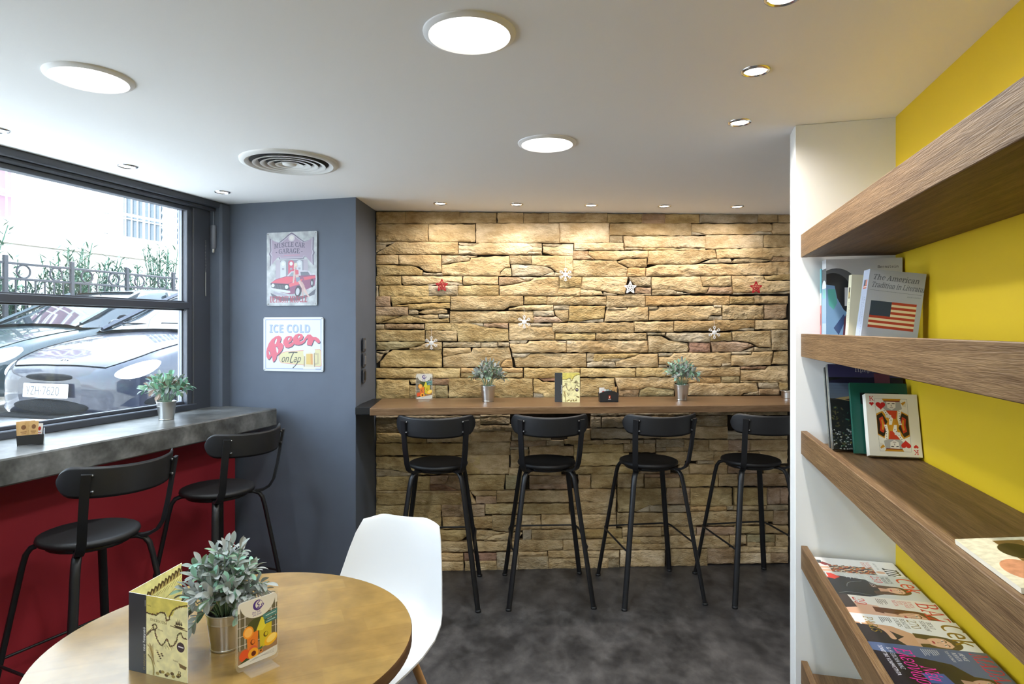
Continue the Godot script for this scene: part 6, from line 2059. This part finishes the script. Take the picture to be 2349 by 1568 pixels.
func car(label: String, xf: Transform3D, paint: Material, first: bool) -> void:
	# local: +z forward, origin on the road under the front bumper
	var t := thing("parked_car", label, "car", xf * Transform3D(Basis(Vector3.UP, -PI / 2), Vector3.ZERO))
	# stations: z, sill height, lower half width, max half width, height of max, shoulder half width, shoulder height, top half width, top height, crown height
	var st := [
		[0.03, 0.30, 0.30, 0.36, 0.42, 0.34, 0.52, 0.22, 0.55, 0.56],
		[0.0, 0.26, 0.46, 0.52, 0.42, 0.48, 0.54, 0.34, 0.58, 0.60],
		[-0.05, 0.22, 0.58, 0.64, 0.43, 0.60, 0.57, 0.46, 0.62, 0.64],
		[-0.13, 0.20, 0.68, 0.735, 0.45, 0.69, 0.60, 0.56, 0.665, 0.685],
		[-0.26, 0.19, 0.74, 0.79, 0.47, 0.745, 0.645, 0.62, 0.715, 0.735],
		[-0.45, 0.19, 0.77, 0.815, 0.50, 0.77, 0.70, 0.65, 0.775, 0.80],
		[-0.80, 0.19, 0.78, 0.825, 0.52, 0.785, 0.77, 0.68, 0.85, 0.88],
		[-1.15, 0.19, 0.78, 0.83, 0.54, 0.79, 0.81, 0.70, 0.905, 0.94],
		[-1.35, 0.19, 0.78, 0.83, 0.55, 0.79, 0.83, 0.71, 0.93, 0.96],
		[-2.0, 0.19, 0.78, 0.83, 0.56, 0.80, 0.86, 0.74, 0.93, 0.95],
		[-3.2, 0.19, 0.78, 0.83, 0.57, 0.80, 0.88, 0.74, 0.95, 0.97],
		[-3.75, 0.20, 0.74, 0.80, 0.58, 0.77, 0.88, 0.70, 0.95, 0.97],
		[-4.0, 0.24, 0.66, 0.72, 0.58, 0.68, 0.84, 0.58, 0.92, 0.94],
		[-4.06, 0.30, 0.50, 0.56, 0.58, 0.52, 0.80, 0.42, 0.86, 0.88]]
	var coarse := []
	for s in st:
		var half := [Vector2(s[2], s[1]), Vector2(lerpf(s[2], s[3], 0.8), lerpf(s[1], s[4], 0.45)), Vector2(s[3], s[4]), Vector2(lerpf(s[3], s[5], 0.35), lerpf(s[4], s[6], 0.6)), Vector2(s[5], s[6]), Vector2(lerpf(s[5], s[7], 0.45), lerpf(s[6], s[8], 0.72)), Vector2(s[7], s[8]), Vector2(s[7] * 0.6, lerpf(s[8], s[9], 0.62)), Vector2(s[7] * 0.25, lerpf(s[8], s[9], 0.95))]
		var row := PackedVector3Array()
		row.append(Vector3(0, s[1], s[0]))
		for k in half.size(): row.append(Vector3(half[k].x, half[k].y, s[0]))
		row.append(Vector3(0, s[9], s[0]))
		for k in range(half.size() - 1, -1, -1): row.append(Vector3(-half[k].x, half[k].y, s[0]))
		coarse.append(row)
	var rows := []
	for i in (st.size() - 1) * 4 + 1:
		var row := PackedVector3Array()
		for k in 40: row.append(on_body(coarse, i / 4.0, -k / 2.0))
		rows.append(row)
	var b := MB.new()
	b.grid(rows, true)
	for e in [0, rows.size() - 1]:
		for k in range(1, rows[e].size() - 1):
			if e == 0: b.tri(rows[e][0], rows[e][k + 1], rows[e][k])
			else: b.tri(rows[e][0], rows[e][k], rows[e][k + 1])
	obj("body", b, paint, t)
	for s in [-1.0, 1.0]:
		b = MB.new()
		patch(b, coarse, 3.35 if first else 3.2, 4.75 if first else 5.0, 1.35 if first else 1.5, 0.92 if first else 1.15, s, 0.006)
		obj("headlamp", b, M.lamp_lens, t)
		b = MB.new()
		patch(b, coarse, 4.4, 2.1, 0.8, 0.28, s, 0.004)
		obj("side_slot", b, M.car_trim, t)
	# shut line of the bonnet
	b = MB.new()
	var seam := []
	for k in 15: seam.append(on_body(coarse, 1.9 + 0.25 * absf(k - 7) / 7.0, 6.6 + 6.8 * k / 14.0) + Vector3(0, 0.003, 0.003))
	b.tube(seam, 0.005, 0.005, 5)
	for s in [-1.0, 1.0]:
		seam = []
		for k in 12: seam.append(on_body(coarse, 2.15 + k * 0.5, 6.6 if s > 0 else 13.4) + Vector3(0, 0.003, 0))
		b.tube(seam, 0.004, 0.004, 5)
	obj("bonnet_seam", b, M.car_trim, t)
	# cabin: pillars and roof in body colour, glass a little inside
	var ca := [[-1.02, 0.95, 0.66], [-1.30, 1.06, 0.655], [-1.65, 1.24, 0.62], [-1.95, 1.36, 0.585], [-2.4, 1.415, 0.565], [-3.0, 1.40, 0.565], [-3.4, 1.33, 0.58], [-3.75, 1.12, 0.62], [-3.9, 0.98, 0.64]]
	var gr := []
	var rf := []
	for c in ca:
		gr.append(PackedVector3Array([Vector3(0.755, 0.90, c[0]), Vector3(lerpf(0.755, c[2], 0.6), lerpf(0.9, c[1], 0.6), c[0]), Vector3(c[2], c[1] - 0.035, c[0]), Vector3(c[2] * 0.8, c[1] - 0.012, c[0]), Vector3(0, c[1], c[0]), Vector3(-c[2] * 0.8, c[1] - 0.012, c[0]), Vector3(-c[2], c[1] - 0.035, c[0]), Vector3(-lerpf(0.755, c[2], 0.6), lerpf(0.9, c[1], 0.6), c[0]), Vector3(-0.755, 0.90, c[0])]))
	b = MB.new()
	b.grid(gr)
	obj("glasshouse", b, M.car_glass, t)
	for c in ca.slice(3, 7): rf.append(PackedVector3Array([Vector3(c[2] + 0.012, c[1] - 0.06, c[0]), Vector3(c[2] * 0.8, c[1] + 0.004, c[0]), Vector3(0, c[1] + 0.012, c[0]), Vector3(-c[2] * 0.8, c[1] + 0.004, c[0]), Vector3(-c[2] - 0.012, c[1] - 0.06, c[0])]))
	b = MB.new()
	b.grid(rf)
	obj("roof", b, paint, t)
	for s in [-1.0, 1.0]:
		for pil in [[0.70, 0.94, -1.05, 0.59, 1.345, -1.93, 0.05], [0.765, 0.92, -2.38, 0.60, 1.37, -2.38, 0.07], [0.765, 0.94, -3.3, 0.62, 1.30, -3.35, 0.09]]:
			b = MB.new()
			b.bar([Vector3(s * pil[0], pil[1], pil[2]), Vector3(s * lerpf(pil[0], pil[3], 0.55), lerpf(pil[1], pil[4], 0.55), lerpf(pil[2], pil[5], 0.52)), Vector3(s * pil[3], pil[4], pil[5])], pil[6], 0.03, Vector3(0.4, 0, 1))
			obj("pillar", b, paint, t)
		b = MB.new()
		b.lathe([[Vector2(0.0005, 0.09), Vector2(0.05, 0.075), Vector2(0.085, 0.03), Vector2(0.09, -0.03), Vector2(0.075, -0.07), Vector2(0.0005, -0.08)]], 14, Vector3(s * 0.93, 0.99, -1.42), Basis.from_scale(Vector3(1.1, 0.75, 0.8)))
		obj("mirror", b, M.car_trim if not first else paint, t)
		for z in [-0.78, -3.25]:
			b = MB.new()
			b.lathe([[Vector2(0.12, 0.09), Vector2(0.20, 0.095), Vector2(0.285, 0.08), Vector2(0.295, 0.04), Vector2(0.295, -0.09)], [Vector2(0.0005, 0.05), Vector2(0.12, 0.09)]], 28, Vector3(s * 0.755, 0.295, z), Basis(Vector3(0, 0, 1), -s * PI / 2))
			obj("wheel", b, M.tyre, t)
	# grille slot, lower intake, plate and emblem
	b = MB.new()
	lens(b, Vector3(0, 0.545, 0.028), Vector3(0, 0.35, 0.94), 0.30, 0.034)
	obj("grille", b, M.car_trim, t)
	b = MB.new()
	lens(b, Vector3(0, 0.295, 0.035), Vector3(0, -0.1, 0.99), 0.42, 0.062)
	obj("lower_intake", b, M.car_trim, t)
	b = MB.new()
	b.box(Vector3(0, 0.205, -0.05), Vector3(1.15, 0.03, 0.24), 0.012)
	obj("chin_spoiler", b, M.car_trim, t)
	if first:
		var p := Paint.new(312, 72, rgb(176, 178, 180), self)
		p.text("YZH·7620", 22, 58, 60, rgb(14, 15, 18), "sans", 0, 0, 0.92)
		print_mat("plate_print", p.texture(), 0.4)
		panel("number_plate", 0.50, 0.118, 0.006, M.plate_print, M.paper, t, Transform3D(Basis(Vector3.RIGHT, -0.08), Vector3(0, 0.372, 0.062)), 0.008)
		b = MB.new()
		var ring := []
		for k in 20: ring.append(Vector3(cos(TAU * k / 20) * 0.055, sin(TAU * k / 20) * 0.028, 0))
		b.xf = Transform3D(Basis(Vector3.RIGHT, -0.75), Vector3(0, 0.668, -0.10))
		b.tube(ring, 0.005, 0.005, 6, Vector3(0, 0, 1), true)
		b.box(Vector3(-0.016, 0, 0), Vector3(0.007, 0.044, 0.006), 0.001, Basis(Vector3(0, 0, 1), -0.35))
		b.box(Vector3(0.016, 0, 0), Vector3(0.007, 0.044, 0.006), 0.001, Basis(Vector3(0, 0, 1), -0.35))
		b.box(Vector3(0, 0, 0), Vector3(0.034, 0.007, 0.006), 0.001, Basis(Vector3(0, 0, 1), 0.3))
		obj("emblem", b, M.chrome, t)
		for s in [-0.1, 0.42]:
			b = MB.new()
			b.tube([Vector3(s, 0.975, -1.13), Vector3(s - 0.2, 1.0, -1.16), Vector3(s - 0.46, 1.005, -1.16)], 0.008, 0.006, 6)
			obj("wiper", b, M.car_trim, t)
	else:
		b = MB.new()
		b.box(Vector3(0, 0.36, 0.045), Vector3(0.5, 0.11, 0.01), 0.003)
		obj("number_plate", b, M.paper, t)
		for s in [-1.0, 1.0]:
			b = MB.new()
			lens(b, Vector3(s * 0.835, 0.70, -1.02), Vector3(s, 0.05, 0), 0.055, 0.02)
			obj("side_repeater", b, M.lamp_lens, t)

func on_body(rows: Array, r: float, c: float) -> Vector3:   # a point of the car's skin at station r, position c round the section
	var n: int = rows[0].size()
	var k := int(floor(r))
	var out_ := []
	for q in range(-1, 3):
		var row: PackedVector3Array = rows[clampi(k + q, 0, rows.size() - 1)]
		var j := int(floor(c))
		out_.append(row[posmod(j, n)].cubic_interpolate(row[posmod(j + 1, n)], row[posmod(j - 1, n)], row[posmod(j + 2, n)], c - j))
	return (out_[1] as Vector3).cubic_interpolate(out_[2], out_[0], out_[3], r - k)

func patch(b: MB, rows: Array, r: float, c: float, rr: float, rc: float, side: float, lift: float) -> void:   # an oval piece that follows the skin
	var g := []
	for i in 6:
		var f := i / 5.0
		var row := PackedVector3Array()
		for k in 28:
			var a := TAU * k / 28
			var q := r + cos(a) * rr * f
			var w := c + sin(a) * rc * f
			if side < 0: w = 20.0 - w
			var p := on_body(rows, q, w)
			var n := (on_body(rows, q, w + 0.05) - on_body(rows, q, w - 0.05)).cross(on_body(rows, q + 0.05, w) - on_body(rows, q - 0.05, w)).normalized()
			row.append(p - n * (lift * (1.0 if i < 5 else -0.6) + 0.012 * (1.0 - f * f)))
		g.append(row)
	if side < 0: g.reverse()
	b.grid(g, true)

func lens(b: MB, c: Vector3, n: Vector3, rx: float, ry: float) -> void:   # a shallow oval dome facing n
	var z := n.normalized()
	var x := Vector3.UP.cross(z).normalized()
	var y := z.cross(x)
	var rows := []
	for i in 6:
		var f := i / 5.0
		var row := PackedVector3Array()
		for k in 28:
			var a := TAU * k / 28
			row.append(c + x * cos(a) * rx * sqrt(1.0 - f * f * 0.9999) + y * sin(a) * ry * sqrt(1.0 - f * f * 0.9999) + z * (f * 0.035 - 0.015))
		rows.append(row)
	b.grid(rows, true)
